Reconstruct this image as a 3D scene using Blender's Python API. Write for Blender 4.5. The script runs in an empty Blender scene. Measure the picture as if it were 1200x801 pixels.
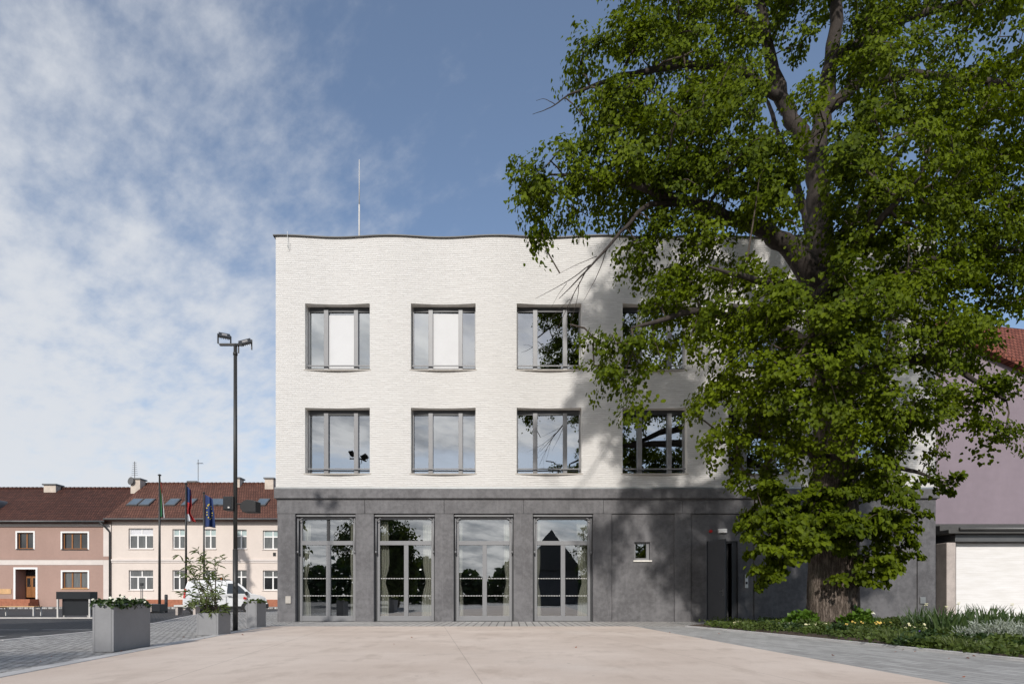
import bpy, bmesh, math, random
import numpy as np
from mathutils import Vector, Matrix

random.seed(7)
RNG = np.random.default_rng(11)
S = bpy.context.scene
COL = S.collection
F, CX, HZ, CH = 660.0, 600.0, 699.5, 0.815      # focal (px of the 1200 px photo), centre, horizon row, eye height
D0 = 18.86                                       # distance of the facade


def at(px, py, d):
    return Vector(((px - CX) * d / F, d, CH + (HZ - py) * d / F))


def fx(px, d=D0):
    return (px - CX) * d / F


def fz(py, d=D0):
    return CH + (HZ - py) * d / F


# ------------------------------------------------------------------ materials
def nd(nt, typ, **kw):
    n = nt.nodes.new(typ)
    for k, v in kw.items():
        setattr(n, k, v)
    return n


def base_mat(name):
    m = bpy.data.materials.new(name)
    m.use_nodes = True
    nt = m.node_tree
    b = nt.nodes['Principled BSDF']
    return m, nt, b


def set_spec(b, v):
    b.inputs['Specular IOR Level'].default_value = v


def mix_rgb(nt, fac, a, b, mode='MIX'):
    n = nd(nt, 'ShaderNodeMix', data_type='RGBA', blend_type=mode)
    for i, v in ((0, fac), (6, a), (7, b)):
        if hasattr(v, 'is_output'):
            nt.links.new(v, n.inputs[i])
        elif i == 0:
            n.inputs[0].default_value = v
        else:
            n.inputs[i].default_value = (*v[:3], 1)
    return n.outputs[2]


def math_n(nt, op, a, b=None, c=None, clamp=False):
    n = nd(nt, 'ShaderNodeMath', operation=op, use_clamp=clamp)
    for i, v in enumerate((a, b, c)):
        if v is None:
            continue
        if hasattr(v, 'is_output'):
            nt.links.new(v, n.inputs[i])
        else:
            n.inputs[i].default_value = v
    return n.outputs[0]


def ramp(nt, v, lo, hi):
    n = nd(nt, 'ShaderNodeMapRange', interpolation_type='SMOOTHSTEP')
    nt.links.new(v, n.inputs[0])
    n.inputs[1].default_value = lo
    n.inputs[2].default_value = hi
    return n.outputs[0]


def noise(nt, vec, scale, detail=4, rough=.55, scl=None):
    n = nd(nt, 'ShaderNodeTexNoise')
    n.inputs['Scale'].default_value = scale
    n.inputs['Detail'].default_value = detail
    n.inputs['Roughness'].default_value = rough
    if scl:
        mp = nd(nt, 'ShaderNodeMapping')
        mp.inputs['Scale'].default_value = scl
        nt.links.new(vec, mp.inputs[0])
        vec = mp.outputs[0]
    nt.links.new(vec, n.inputs['Vector'])
    return n.outputs[0]


def bump(nt, b, height, strength, dist):
    n = nd(nt, 'ShaderNodeBump')
    n.inputs['Strength'].default_value = strength
    n.inputs['Distance'].default_value = dist
    nt.links.new(height, n.inputs['Height'])
    nt.links.new(n.outputs[0], b.inputs['Normal'])
    return n


def objco(nt):
    return nd(nt, 'ShaderNodeTexCoord').outputs['Object']


def plain(name, col, rough=.6, var=.12, scale=3.0, bmp=0.0, bscale=40.0, metal=0.0, spec=.4, streak=None):
    m, nt, b = base_mat(name)
    co = objco(nt)
    n = noise(nt, co, scale, 5, .6, streak)
    n2 = noise(nt, co, scale * 9, 3)
    s = math_n(nt, 'ADD', math_n(nt, 'MULTIPLY', n, .7), math_n(nt, 'MULTIPLY', n2, .3))
    f = ramp(nt, s, .3, .7)
    c = mix_rgb(nt, f, [x * (1 - var) for x in col], [min(1, x * (1 + var)) for x in col])
    nt.links.new(c, b.inputs['Base Color'])
    b.inputs['Roughness'].default_value = rough
    b.inputs['Metallic'].default_value = metal
    set_spec(b, spec)
    if bmp:
        bump(nt, b, noise(nt, co, bscale, 4), bmp, .02)
    return m


def brick_nodes(nt, vec, w, h, mortar, off=.5, seed_noise=0.0):
    br = nd(nt, 'ShaderNodeTexBrick', offset=off)
    br.inputs['Scale'].default_value = 1.0
    br.inputs['Brick Width'].default_value = w
    br.inputs['Row Height'].default_value = h
    br.inputs['Mortar Size'].default_value = mortar
    br.inputs['Mortar Smooth'].default_value = .15
    br.inputs['Color1'].default_value = (0, 0, 0, 1)
    br.inputs['Color2'].default_value = (1, 1, 1, 1)
    br.inputs['Mortar'].default_value = (.5, .5, .5, 1)
    nt.links.new(vec, br.inputs['Vector'])
    return br


def wallvec(nt, distort=0.0):
    co = objco(nt)
    sp = nd(nt, 'ShaderNodeSeparateXYZ')
    nt.links.new(co, sp.inputs[0])
    cb = nd(nt, 'ShaderNodeCombineXYZ')
    nt.links.new(math_n(nt, 'ADD', sp.outputs[0], sp.outputs[1]), cb.inputs[0])
    z = sp.outputs[2]
    if distort:
        nz = noise(nt, co, 1.7, 3)
        z = math_n(nt, 'ADD', z, math_n(nt, 'MULTIPLY', math_n(nt, 'SUBTRACT', nz, .5), distort))
    nt.links.new(z, cb.inputs[1])
    return co, cb.outputs[0]


def mat_whitebrick():
    m, nt, b = base_mat('white_washed_brick')
    co, v = wallvec(nt, .012)
    br = brick_nodes(nt, v, .27, .071, .011, .5)
    br2 = brick_nodes(nt, v, .54, .142, .0, .35)
    n1 = noise(nt, co, .5, 5, .6)
    n2 = noise(nt, v, 14, 4, .6, (.5, 1.6, 1))
    rnd = math_n(nt, 'MULTIPLY', br.outputs[0], 1.0)
    c = mix_rgb(nt, rnd, (.58, .563, .538), (.67, .655, .63))
    dark = ramp(nt, rnd, .93, 1.0)
    c = mix_rgb(nt, math_n(nt, 'MULTIPLY', dark, math_n(nt, 'MULTIPLY', ramp(nt, n2, .5, .7), .5)), c, (.50, .47, .43))
    spz = nd(nt, 'ShaderNodeSeparateXYZ')
    nt.links.new(v, spz.inputs[0])
    bed = math_n(nt, 'LESS_THAN', math_n(nt, 'FRACT', math_n(nt, 'DIVIDE', spz.outputs[1], .071)), .22)
    bedn = math_n(nt, 'MULTIPLY', bed, ramp(nt, noise(nt, v, 5, 4, .65, (.5, 2.0, 1)), .35, .65))
    c = mix_rgb(nt, math_n(nt, 'MULTIPLY', br.outputs[1], .20), c, (.46, .44, .41))
    c = mix_rgb(nt, math_n(nt, 'MULTIPLY', bedn, .26), c, (.40, .385, .36))
    c = mix_rgb(nt, math_n(nt, 'MULTIPLY', ramp(nt, n1, .4, .75), .22), c, (.58, .56, .53))
    nt.links.new(c, b.inputs['Base Color'])
    b.inputs['Roughness'].default_value = .75
    set_spec(b, .25)
    h = math_n(nt, 'SUBTRACT', math_n(nt, 'MULTIPLY', rnd, .55), math_n(nt, 'MULTIPLY', math_n(nt, 'MAXIMUM', math_n(nt, 'MULTIPLY', br.outputs[1], .5), bedn), .9))
    h = math_n(nt, 'ADD', h, math_n(nt, 'MULTIPLY', n2, .5))
    bump(nt, b, h, .8, .018)
    return m


def mat_darkplaster():
    m, nt, b = base_mat('dark_grey_plaster')
    co = objco(nt)
    n1 = noise(nt, co, .9, 5, .65)
    n2 = noise(nt, co, 7, 6, .7)
    n3 = noise(nt, co, 45, 3, .6)
    n4 = noise(nt, co, 1.2, 3, .6, (4, 4, .35))
    f = math_n(nt, 'ADD', math_n(nt, 'MULTIPLY', n1, .5), math_n(nt, 'MULTIPLY', n2, .5))
    c = mix_rgb(nt, ramp(nt, f, .36, .64), (.084, .081, .084), (.150, .146, .150))
    c = mix_rgb(nt, math_n(nt, 'MULTIPLY', ramp(nt, n4, .5, .75), .25), c, (.22, .215, .22))
    c = mix_rgb(nt, math_n(nt, 'MULTIPLY', ramp(nt, n3, .55, .8), .3), c, (.24, .235, .24))
    n5 = noise(nt, co, 2.6, 5, .7, (1, 1, .25))
    c = mix_rgb(nt, math_n(nt, 'MULTIPLY', ramp(nt, n5, .52, .72), .35), c, (.075, .073, .077))
    nt.links.new(c, b.inputs['Base Color'])
    b.inputs['Roughness'].default_value = .6
    set_spec(b, .35)
    bump(nt, b, math_n(nt, 'ADD', n2, math_n(nt, 'MULTIPLY', n3, .5)), .35, .012)
    return m


def mat_plaza():
    m, nt, b = base_mat('beige_concrete')
    co = objco(nt)
    n1 = noise(nt, co, .35, 6, .62)
    n2 = noise(nt, co, 2.2, 6, .65, (1, .5, 1))
    n3 = noise(nt, co, 60, 3, .6)
    n4 = noise(nt, co, .22, 4, .6)
    c = mix_rgb(nt, ramp(nt, n1, .3, .7), (.56, .46, .385), (.69, .59, .51))
    c = mix_rgb(nt, math_n(nt, 'MULTIPLY', ramp(nt, n2, .48, .72), .5), c, (.43, .345, .28))
    c = mix_rgb(nt, math_n(nt, 'MULTIPLY', ramp(nt, n4, .52, .7), .5), c, (.69, .62, .555))
    c = mix_rgb(nt, math_n(nt, 'MULTIPLY', ramp(nt, n3, .5, .75), .25), c, (.36, .31, .27))
    # saw-cut joints
    sp = nd(nt, 'ShaderNodeSeparateXYZ')
    mp = nd(nt, 'ShaderNodeMapping')
    mp.inputs['Rotation'].default_value = (0, 0, math.radians(-8.8))
    nt.links.new(co, mp.inputs[0])
    nt.links.new(mp.outputs[0], sp.inputs[0])
    ln = None
    for o, per, off in ((0, 3.02, .98), (1, 3.4, 1.2)):
        t = math_n(nt, 'ABSOLUTE', math_n(nt, 'SUBTRACT', math_n(nt, 'PINGPONG', math_n(nt, 'ADD', sp.outputs[o], off + 60.4), per / 2), per / 2))
        l = math_n(nt, 'LESS_THAN', t, .006)
        ln = l if ln is None else math_n(nt, 'MAXIMUM', ln, l)
    c = mix_rgb(nt, math_n(nt, 'MULTIPLY', ln, .38), c, (.2, .16, .13))
    # dry leaf / oil specks
    vo = nd(nt, 'ShaderNodeTexVoronoi')
    vo.inputs['Scale'].default_value = 1.6
    nt.links.new(co, vo.inputs['Vector'])
    c = mix_rgb(nt, math_n(nt, 'MULTIPLY', math_n(nt, 'LESS_THAN', vo.outputs['Distance'], .035), .45), c, (.2, .16, .13))
    nt.links.new(c, b.inputs['Base Color'])
    b.inputs['Roughness'].default_value = .85
    set_spec(b, .2)
    bump(nt, b, math_n(nt, 'ADD', n3, math_n(nt, 'MULTIPLY', n2, .6)), .25, .006)
    return m


def mat_setts(name, w, h, c1, c2, cm, rot=0.0, mort=.012, bs=.6, uneven=.03):
    m, nt, b = base_mat(name)
    co = objco(nt)
    mp = nd(nt, 'ShaderNodeMapping')
    mp.inputs['Rotation'].default_value = (0, 0, rot)
    nt.links.new(co, mp.inputs[0])
    nz = nd(nt, 'ShaderNodeTexNoise')
    nz.inputs['Scale'].default_value = 2.5
    nt.links.new(mp.outputs[0], nz.inputs['Vector'])
    ad = nd(nt, 'ShaderNodeVectorMath', operation='MULTIPLY_ADD')
    nt.links.new(nz.outputs[1], ad.inputs[0])
    ad.inputs[1].default_value = (uneven,) * 3
    nt.links.new(mp.outputs[0], ad.inputs[2])
    br = brick_nodes(nt, ad.outputs[0], w, h, mort)
    n1 = noise(nt, co, .5, 5, .6)
    n2 = noise(nt, co, 30, 3, .6)
    c = mix_rgb(nt, br.outputs[0], c1, c2)
    n3 = noise(nt, co, 3.2, 5, .65)
    c = mix_rgb(nt, math_n(nt, 'MULTIPLY', ramp(nt, n1, .4, .7), .25), c, [x * 1.3 for x in c2])
    c = mix_rgb(nt, math_n(nt, 'MULTIPLY', ramp(nt, n3, .5, .7), .5), c, [x * .75 for x in c1])
    c = mix_rgb(nt, math_n(nt, 'MULTIPLY', ramp(nt, n2, .45, .75), .4), c, c1)
    c = mix_rgb(nt, br.outputs[1], c, cm)
    nt.links.new(c, b.inputs['Base Color'])
    b.inputs['Roughness'].default_value = .75
    set_spec(b, .3)
    hh = math_n(nt, 'SUBTRACT', math_n(nt, 'ADD', math_n(nt, 'MULTIPLY', br.outputs[0], .4), math_n(nt, 'MULTIPLY', n2, .3)), br.outputs[1])
    bump(nt, b, hh, bs, .02)
    return m


def mat_rooftile(name, c1, c2):
    m, nt, b = base_mat(name)
    co = objco(nt)
    sp = nd(nt, 'ShaderNodeSeparateXYZ')
    nt.links.new(co, sp.inputs[0])
    cb = nd(nt, 'ShaderNodeCombineXYZ')
    nt.links.new(sp.outputs[0], cb.inputs[0])
    nt.links.new(math_n(nt, 'MULTIPLY', sp.outputs[2], 1.65), cb.inputs[1])
    br = brick_nodes(nt, cb.outputs[0], .21, .30, .025)
    n1 = noise(nt, co, .6, 5, .65)
    n2 = noise(nt, co, 9, 3, .6)
    c = mix_rgb(nt, br.outputs[0], c1, c2)
    c = mix_rgb(nt, math_n(nt, 'MULTIPLY', ramp(nt, n1, .4, .7), .5), c, [x * .6 for x in c1])
    c = mix_rgb(nt, math_n(nt, 'MULTIPLY', ramp(nt, n2, .6, .8), .35), c, (.16, .14, .12))
    c = mix_rgb(nt, br.outputs[1], c, [x * .3 for x in c1])
    nt.links.new(c, b.inputs['Base Color'])
    b.inputs['Roughness'].default_value = .8
    set_spec(b, .2)
    # each course rises to its lower edge
    saw = math_n(nt, 'FRACT', math_n(nt, 'MULTIPLY', sp.outputs[2], 1.65 / .30))
    h = math_n(nt, 'SUBTRACT', math_n(nt, 'SUBTRACT', 1.0, saw), br.outputs[1])
    bump(nt, b, h, .6, .05)
    return m


def mat_glass(name, tint=.55, refl=.28):
    m, nt, b = base_mat(name)
    nt.nodes.remove(b)
    out = nt.nodes['Material Output']
    co = objco(nt)
    tr = nd(nt, 'ShaderNodeBsdfTransparent')
    tr.inputs[0].default_value = (tint, tint * 1.03, tint * 1.0, 1)
    gl = nd(nt, 'ShaderNodeBsdfGlossy')
    gl.inputs['Color'].default_value = (.90, .94, .98, 1)
    gl.inputs['Roughness'].default_value = .0
    bp = nd(nt, 'ShaderNodeBump')
    bp.inputs['Strength'].default_value = .05
    bp.inputs['Distance'].default_value = .02
    nt.links.new(noise(nt, co, 1.1, 2), bp.inputs['Height'])
    nt.links.new(bp.outputs[0], gl.inputs['Normal'])
    fr = nd(nt, 'ShaderNodeFresnel')
    fr.inputs['IOR'].default_value = 1.5
    f = math_n(nt, 'ADD', math_n(nt, 'MULTIPLY', fr.outputs[0], 1 - refl), refl, clamp=True)
    mx = nd(nt, 'ShaderNodeMixShader')
    nt.links.new(f, mx.inputs[0])
    nt.links.new(tr.outputs[0], mx.inputs[1])
    nt.links.new(gl.outputs[0], mx.inputs[2])
    nt.links.new(mx.outputs[0], out.inputs[0])
    return m


def mat_leaf(name, c_lo, c_hi, trans=.35, rough=.42, spec=.35, clump=.5):
    m, nt, b = base_mat(name)
    out = nt.nodes['Material Output']
    g = nd(nt, 'ShaderNodeNewGeometry')
    co = objco(nt)
    n1 = noise(nt, co, clump, 3)
    f = math_n(nt, 'ADD', math_n(nt, 'MULTIPLY', g.outputs['Random Per Island'], .6), math_n(nt, 'MULTIPLY', ramp(nt, n1, .3, .7), .4))
    c = mix_rgb(nt, f, c_lo, c_hi)
    nt.links.new(c, b.inputs['Base Color'])
    b.inputs['Roughness'].default_value = rough
    set_spec(b, spec)
    if trans:
        t = nd(nt, 'ShaderNodeBsdfTranslucent')
        c2 = mix_rgb(nt, 1.0, c, (1.3, 1.3, .35), 'MULTIPLY')
        nt.links.new(c2, t.inputs[0])
        mx = nd(nt, 'ShaderNodeMixShader')
        mx.inputs[0].default_value = trans
        nt.links.new(b.outputs[0], mx.inputs[1])
        nt.links.new(t.outputs[0], mx.inputs[2])
        nt.links.new(mx.outputs[0], out.inputs[0])
    return m


def mat_bark():
    m, nt, b = base_mat('bark')
    co = objco(nt)
    vr = noise(nt, co, 5.5, 5, .65, (2.4, 2.4, .38))
    v1 = math_n(nt, 'MULTIPLY', math_n(nt, 'ABSOLUTE', math_n(nt, 'SUBTRACT', vr, .5)), 4.2, clamp=True)
    v2 = noise(nt, co, 22, 4, .65, (2, 2, .5))
    mo = noise(nt, co, 1.3, 3)
    f = math_n(nt, 'ADD', math_n(nt, 'MULTIPLY', v1, .7), math_n(nt, 'MULTIPLY', v2, .3))
    c = mix_rgb(nt, ramp(nt, f, .08, .52), (.06, .045, .036), (.25, .20, .165))
    c = mix_rgb(nt, math_n(nt, 'MULTIPLY', ramp(nt, mo, .5, .75), .35), c, (.14, .14, .095))
    nt.links.new(c, b.inputs['Base Color'])
    b.inputs['Roughness'].default_value = .9
    set_spec(b, .15)
    bump(nt, b, f, 1.0, .07)
    return m


M = {}
M['brick'] = mat_whitebrick()
M['plaster'] = mat_darkplaster()
M['plaza'] = mat_plaza()
M['setts'] = mat_setts('grey_setts', .15, .095, (.29, .28, .265), (.55, .535, .51), (.09, .087, .083), math.radians(11), .012, .8, .12)
M['pavers'] = mat_setts('grey_pavers', .42, .14, (.31, .30, .285), (.45, .44, .42), (.20, .195, .185), math.radians(80), .008, .3, .01)
M['strip'] = mat_setts('facade_pavers', .40, .22, (.36, .34, .32), (.48, .46, .43), (.16, .15, .14), math.radians(90), .02, .4, .01)
M['road'] = mat_setts('road_setts', .16, .11, (.05, .05, .052), (.095, .094, .094), (.03, .03, .03), math.radians(3), .015, .6)
M['kerb'] = plain('kerb_stone', (.50, .475, .45), .8, .15, 3, .2)
M['border'] = plain('border_stone', (.47, .46, .45), .8, .12, 3, .2)
M['paint'] = plain('road_paint', (.45, .45, .44), .7, .25, 12)
M['soil'] = plain('soil', (.075, .052, .038), .95, .4, 4, .8, 20)
M['frame'] = plain('grey_window_frame', (.20, .20, .205), .42, .05, 4, spec=.4)
M['framedark'] = plain('dark_metal', (.035, .036, .038), .45, .1, 4)
M['zinc'] = plain('zinc_flashing', (.30, .31, .31), .35, .1, 3, metal=.6)
M['coping'] = plain('coping_metal', (.075, .072, .068), .5, .15, 3)
M['sill'] = plain('stone_sill', (.42, .39, .35), .7, .12, 5, .1)
M['reveal'] = plain('reveal_paint', (.72, .69, .64), .8, .08, 5, .15)
M['glass'] = mat_glass('window_glass', .50, .34)
M['glassgf'] = mat_glass('door_glass', .62, .28)
M['blind'] = plain('white_blind', (.60, .60, .60), .8, .03, 2)
M['curtain'] = plain('cream_curtain', (.60, .585, .52), .9, .08, 3)
M['white'] = plain('white_paint', (.78, .77, .75), .5, .04, 4)
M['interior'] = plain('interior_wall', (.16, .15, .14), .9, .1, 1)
M['darkdoor'] = plain('door_paint', (.062, .063, .068), .45, .06, 4)
M['steel'] = plain('steel', (.5, .5, .5), .3, .05, 4, metal=1.0)
M['lamp'] = plain('lamp_grey', (.030, .030, .029), .45, .1, 3)
M['lampface'] = plain('lamp_lens', (.32, .30, .28), .25, .15, 12)
M['black'] = plain('black_plastic', (.012, .012, .013), .5, .1, 5)
M['plantergrey'] = plain('planter_concrete', (.235, .235, .24), .55, .07, 2.5, .08, 60)
M['red'] = plain('red_plastic', (.45, .02, .02), .4, .05)
M['orange'] = plain('orange_plastic', (.75, .16, .02), .35, .05)
M['pink'] = plain('pink_render', (.35, .235, .195), .9, .07, .6, .1, 60, streak=(1, 1, .5))
M['cream'] = plain('cream_render', (.65, .57, .51), .9, .05, .5, .1, 60, streak=(1, 1, .6))
M['offwhite'] = plain('offwhite_render', (.62, .56, .52), .9, .06, 1, .1, 60)
M['mauve'] = plain('mauve_render', (.24, .195, .22), .9, .09, .35, .15, 40, streak=(1, 1, .5))
M['garage'] = None
M['concrete'] = plain('rough_concrete', (.44, .385, .35), .85, .18, 2.5, .4, 30)
M['tilered'] = mat_rooftile('red_roof_tile', (.120, .055, .040), (.185, .085, .060))
M['tilebright'] = mat_rooftile('bright_roof_tile', (.17, .055, .036), (.25, .088, .058))
M['tilebrown'] = mat_rooftile('brown_roof_tile', (.066, .029, .022), (.112, .046, .033))
M['wood'] = plain('oiled_wood', (.27, .115, .04), .5, .2, 3, .1, 30, streak=(4, 4, .6))
M['sandstone'] = plain('sandstone', (.55, .34, .17), .8, .15, 4)
M['brickstep'] = plain('brick_step', (.33, .13, .075), .85, .2, 6, .3)
M['housepane'] = plain('house_glass', (.022, .024, .026), .06, .2, 1.5, spec=.8)
M['paneblind'] = plain('pane_with_blind', (.36, .44, .43), .12, .1, 2, spec=.7)
M['panegrey'] = plain('pane_with_net_curtain', (.10, .105, .105), .1, .3, 2.5, spec=.7, streak=(5, 1, .4))
M['skylight'] = plain('skylight_glass', (.10, .13, .16), .05, .15, 1, spec=.9)
M['gutter'] = plain('gutter_metal', (.12, .12, .12), .45, .15, 2, metal=.3)
M['chimney'] = plain('chimney_render', (.52, .45, .38), .9, .15, 2, .3)
M['vanpaint'] = plain('van_paint', (.74, .75, .76), .22, .03, 1.5, spec=.6)
M['carglass'] = plain('car_glass', (.02, .022, .022), .04, .1, 1, spec=.9)
M['tyre'] = plain('tyre_rubber', (.02, .02, .02), .8, .1, 6)
M['rim'] = plain('wheel_rim', (.4, .4, .41), .35, .1, 4, metal=.8)
M['headlight'] = plain('headlight_glass', (.6, .62, .64), .1, .1, 3, spec=.9)
M['board'] = plain('black_board', (.016, .018, .021), .35, .2, 2)
M['lightsteel'] = plain('pale_steel', (.55, .53, .50), .5, .08, 4)
M['bark'] = mat_bark()
M['limb'] = plain('limb_bark_shaded', (.044, .035, .030), .9, .35, 5, .6, 25, streak=(2, 2, .6))  # smoother, darker bark than the trunk, with the crown's shade put into its colour
M['twig'] = plain('twig_bark', (.075, .058, .045), .9, .3, 6, .3)
M['linden'] = mat_leaf('linden_leaf', (.027, .046, .002), (.148, .194, .007), .34, .55, .12, .45)
M['leafdark'] = mat_leaf('dark_leaf', (.022, .045, .014), (.050, .085, .024), .25)
M['leafmid'] = mat_leaf('mid_leaf', (.036, .06, .014), (.095, .13, .028), .3, .5, .2)
M['leafbright'] = mat_leaf('bright_leaf', (.06, .13, .012), (.13, .22, .03), .3)
M['leafblue'] = mat_leaf('iris_leaf', (.030, .060, .018), (.085, .125, .042), .25)
M['leafsilver'] = mat_leaf('silver_leaf', (.24, .27, .24), (.50, .54, .48), .15, .8, .15)
M['leafolive'] = mat_leaf('olive_leaf', (.07, .10, .03), (.17, .21, .07), .3)
M['petalwhite'] = mat_leaf('white_petal', (.75, .74, .66), (.85, .84, .78), .2, .7, .2)
M['petalyellow'] = mat_leaf('yellow_petal', (.70, .48, .09), (.80, .62, .22), .2, .7, .2)
M['petalcream'] = mat_leaf('cream_petal', (.68, .64, .38), (.78, .75, .55), .2, .7, .2)
M['petalpurple'] = mat_leaf('purple_petal', (.07, .05, .18), (.12, .08, .26), .2, .7, .2)
M['fgreen'] = plain('flag_green', (.02, .13, .05), .8, .08, 3)
M['fwhite'] = plain('flag_white', (.60, .60, .62), .8, .05, 3)
M['fred'] = plain('flag_red', (.40, .03, .03), .8, .08, 3)
M['fblue'] = plain('flag_blue', (.022, .042, .13), .8, .08, 3)
M['fyellow'] = plain('flag_yellow', (.65, .5, .05), .8, .08, 3)


def mat_garage():
    m, nt, b = base_mat('white_boarded_wall')
    co = objco(nt)
    sp = nd(nt, 'ShaderNodeSeparateXYZ')
    nt.links.new(co, sp.inputs[0])
    n = noise(nt, co, 3, 5, .65, (.3, 1, 2.5))
    fr = math_n(nt, 'FRACT', math_n(nt, 'MULTIPLY', sp.outputs[2], 1 / .075))
    l = math_n(nt, 'LESS_THAN', fr, .14)
    c = mix_rgb(nt, ramp(nt, n, .3, .7), (.70, .675, .64), (.80, .78, .76))
    c = mix_rgb(nt, math_n(nt, 'MULTIPLY', l, .15), c, (.5, .48, .45))
    nt.links.new(c, b.inputs['Base Color'])
    b.inputs['Roughness'].default_value = .75
    bump(nt, b, math_n(nt, 'SUBTRACT', math_n(nt, 'MULTIPLY', n, .6), math_n(nt, 'MULTIPLY', l, .5)), .3, .008)
    return m


M['garage'] = mat_garage()


# ------------------------------------------------------------------ mesh helpers
class MB:
    """Collects faces in world space; build() links them as ONE mesh object relative to its root's position."""

    def __init__(self):
        self.v, self.f, self.m = [], [], []

    def face(self, pts, mi=0):
        n = len(self.v)
        self.v += [tuple(p) for p in pts]
        self.f.append(tuple(range(n, n + len(pts))))
        self.m.append(mi)
        return self

    def box(self, x0, x1, y0, y1, z0, z1, mi=0):
        x0, x1 = min(x0, x1), max(x0, x1)
        y0, y1 = min(y0, y1), max(y0, y1)
        z0, z1 = min(z0, z1), max(z0, z1)
        n = len(self.v)
        self.v += [(x0, y0, z0), (x1, y0, z0), (x1, y1, z0), (x0, y1, z0), (x0, y0, z1), (x1, y0, z1), (x1, y1, z1), (x0, y1, z1)]
        for q in ((0, 3, 2, 1), (4, 5, 6, 7), (0, 1, 5, 4), (1, 2, 6, 5), (2, 3, 7, 6), (3, 0, 4, 7)):
            self.f.append(tuple(n + i for i in q))
            self.m.append(mi)
        return self

    def obox(self, c, ax, ay, az, hx, hy, hz, mi=0):
        """oriented box: centre, three unit axes, half sizes"""
        n = len(self.v)
        c, ax, ay, az = Vector(c), Vector(ax), Vector(ay), Vector(az)
        for sz in (-1, 1):
            for sx, sy in ((-1, -1), (1, -1), (1, 1), (-1, 1)):
                self.v.append(tuple(c + ax * hx * sx + ay * hy * sy + az * hz * sz))
        for q in ((0, 3, 2, 1), (4, 5, 6, 7), (0, 1, 5, 4), (1, 2, 6, 5), (2, 3, 7, 6), (3, 0, 4, 7)):
            self.f.append(tuple(n + i for i in q))
            self.m.append(mi)
        return self

    def prism(self, poly, off, mi=0):
        """poly: list of 3-D points, extruded by vector off"""
        n, k = len(self.v), len(poly)
        off = Vector(off)
        self.v += [tuple(p) for p in poly] + [tuple(Vector(p) + off) for p in poly]
        self.f.append(tuple(range(n, n + k)))
        self.f.append(tuple(range(n + 2 * k - 1, n + k - 1, -1)))
        self.m += [mi, mi]
        for i in range(k):
            j = (i + 1) % k
            self.f.append((n + j, n + i, n + k + i, n + k + j))
            self.m.append(mi)
        return self

    def tube(self, pts, rad, n=8, cap=True, mi=0):
        pts = [Vector(p) for p in pts]
        if not hasattr(rad, '__len__'):
            rad = [rad] * len(pts)
        b = len(self.v)
        up = None
        for i, p in enumerate(pts):
            t = (pts[min(i + 1, len(pts) - 1)] - pts[max(i - 1, 0)])
            if t.length < 1e-9:
                t = Vector((0, 0, 1))
            t.normalize()
            if up is None:
                up = Vector((1, 0, 0)) if abs(t.x) < .9 else Vector((0, 1, 0))
            a = (up - t * up.dot(t)).normalized()
            up = a
            c = t.cross(a)
            for k in range(n):
                an = 2 * math.pi * k / n
                self.v.append(tuple(p + (a * math.cos(an) + c * math.sin(an)) * rad[i]))
        for i in range(len(pts) - 1):
            for k in range(n):
                k2 = (k + 1) % n
                self.f.append((b + i * n + k, b + i * n + k2, b + (i + 1) * n + k2, b + (i + 1) * n + k))
                self.m.append(mi)
        if cap:
            self.f.append(tuple(b + k for k in reversed(range(n))))
            self.f.append(tuple(b + (len(pts) - 1) * n + k for k in range(n)))
            self.m += [mi, mi]
        return self

    def build(self, name, mats, parent=None, bevel=0.0, smooth=False, origin=None, seg=2):
        me = bpy.data.meshes.new(name)
        o = bpy.data.objects.new(name, me)
        COL.objects.link(o)
        org = Vector((0, 0, 0))
        if parent is not None:
            o.parent = parent
            r = parent
            while r.parent is not None:
                r = r.parent
            org = Vector(r.location)
        elif origin is not None:
            org = Vector(origin)
            o.location = org
        V = np.array(self.v, dtype=np.float64) - np.array(org)
        me.from_pydata(V.tolist(), [], self.f)
        if not isinstance(mats, (list, tuple)):
            mats = [mats]
        for m in mats:
            me.materials.append(m)
        if len(mats) > 1:
            me.polygons.foreach_set('material_index', self.m)
        if smooth:
            me.polygons.foreach_set('use_smooth', [True] * len(me.polygons))
        bm = bmesh.new()
        bm.from_mesh(me)
        bmesh.ops.recalc_face_normals(bm, faces=bm.faces)
        bm.to_mesh(me)
        bm.free()
        if bevel:
            bv = o.modifiers.new('bevel', 'BEVEL')
            bv.width = bevel
            bv.segments = seg
            bv.limit_method = 'ANGLE'
            bv.angle_limit = math.radians(40)
        me.update()
        return o


def empty(name, loc, label, cat, group=None):
    o = bpy.data.objects.new(name, None)
    o.location = loc
    o.empty_display_size = .3
    COL.objects.link(o)
    return tag(o, label, cat, group)


def tag(o, label, cat, group=None, kind=None):
    o['label'] = label
    o['category'] = cat
    if group:
        o['group'] = group
    if kind:
        o['kind'] = kind
    return o


def struct(o):
    o['kind'] = 'structure'
    return o


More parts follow.
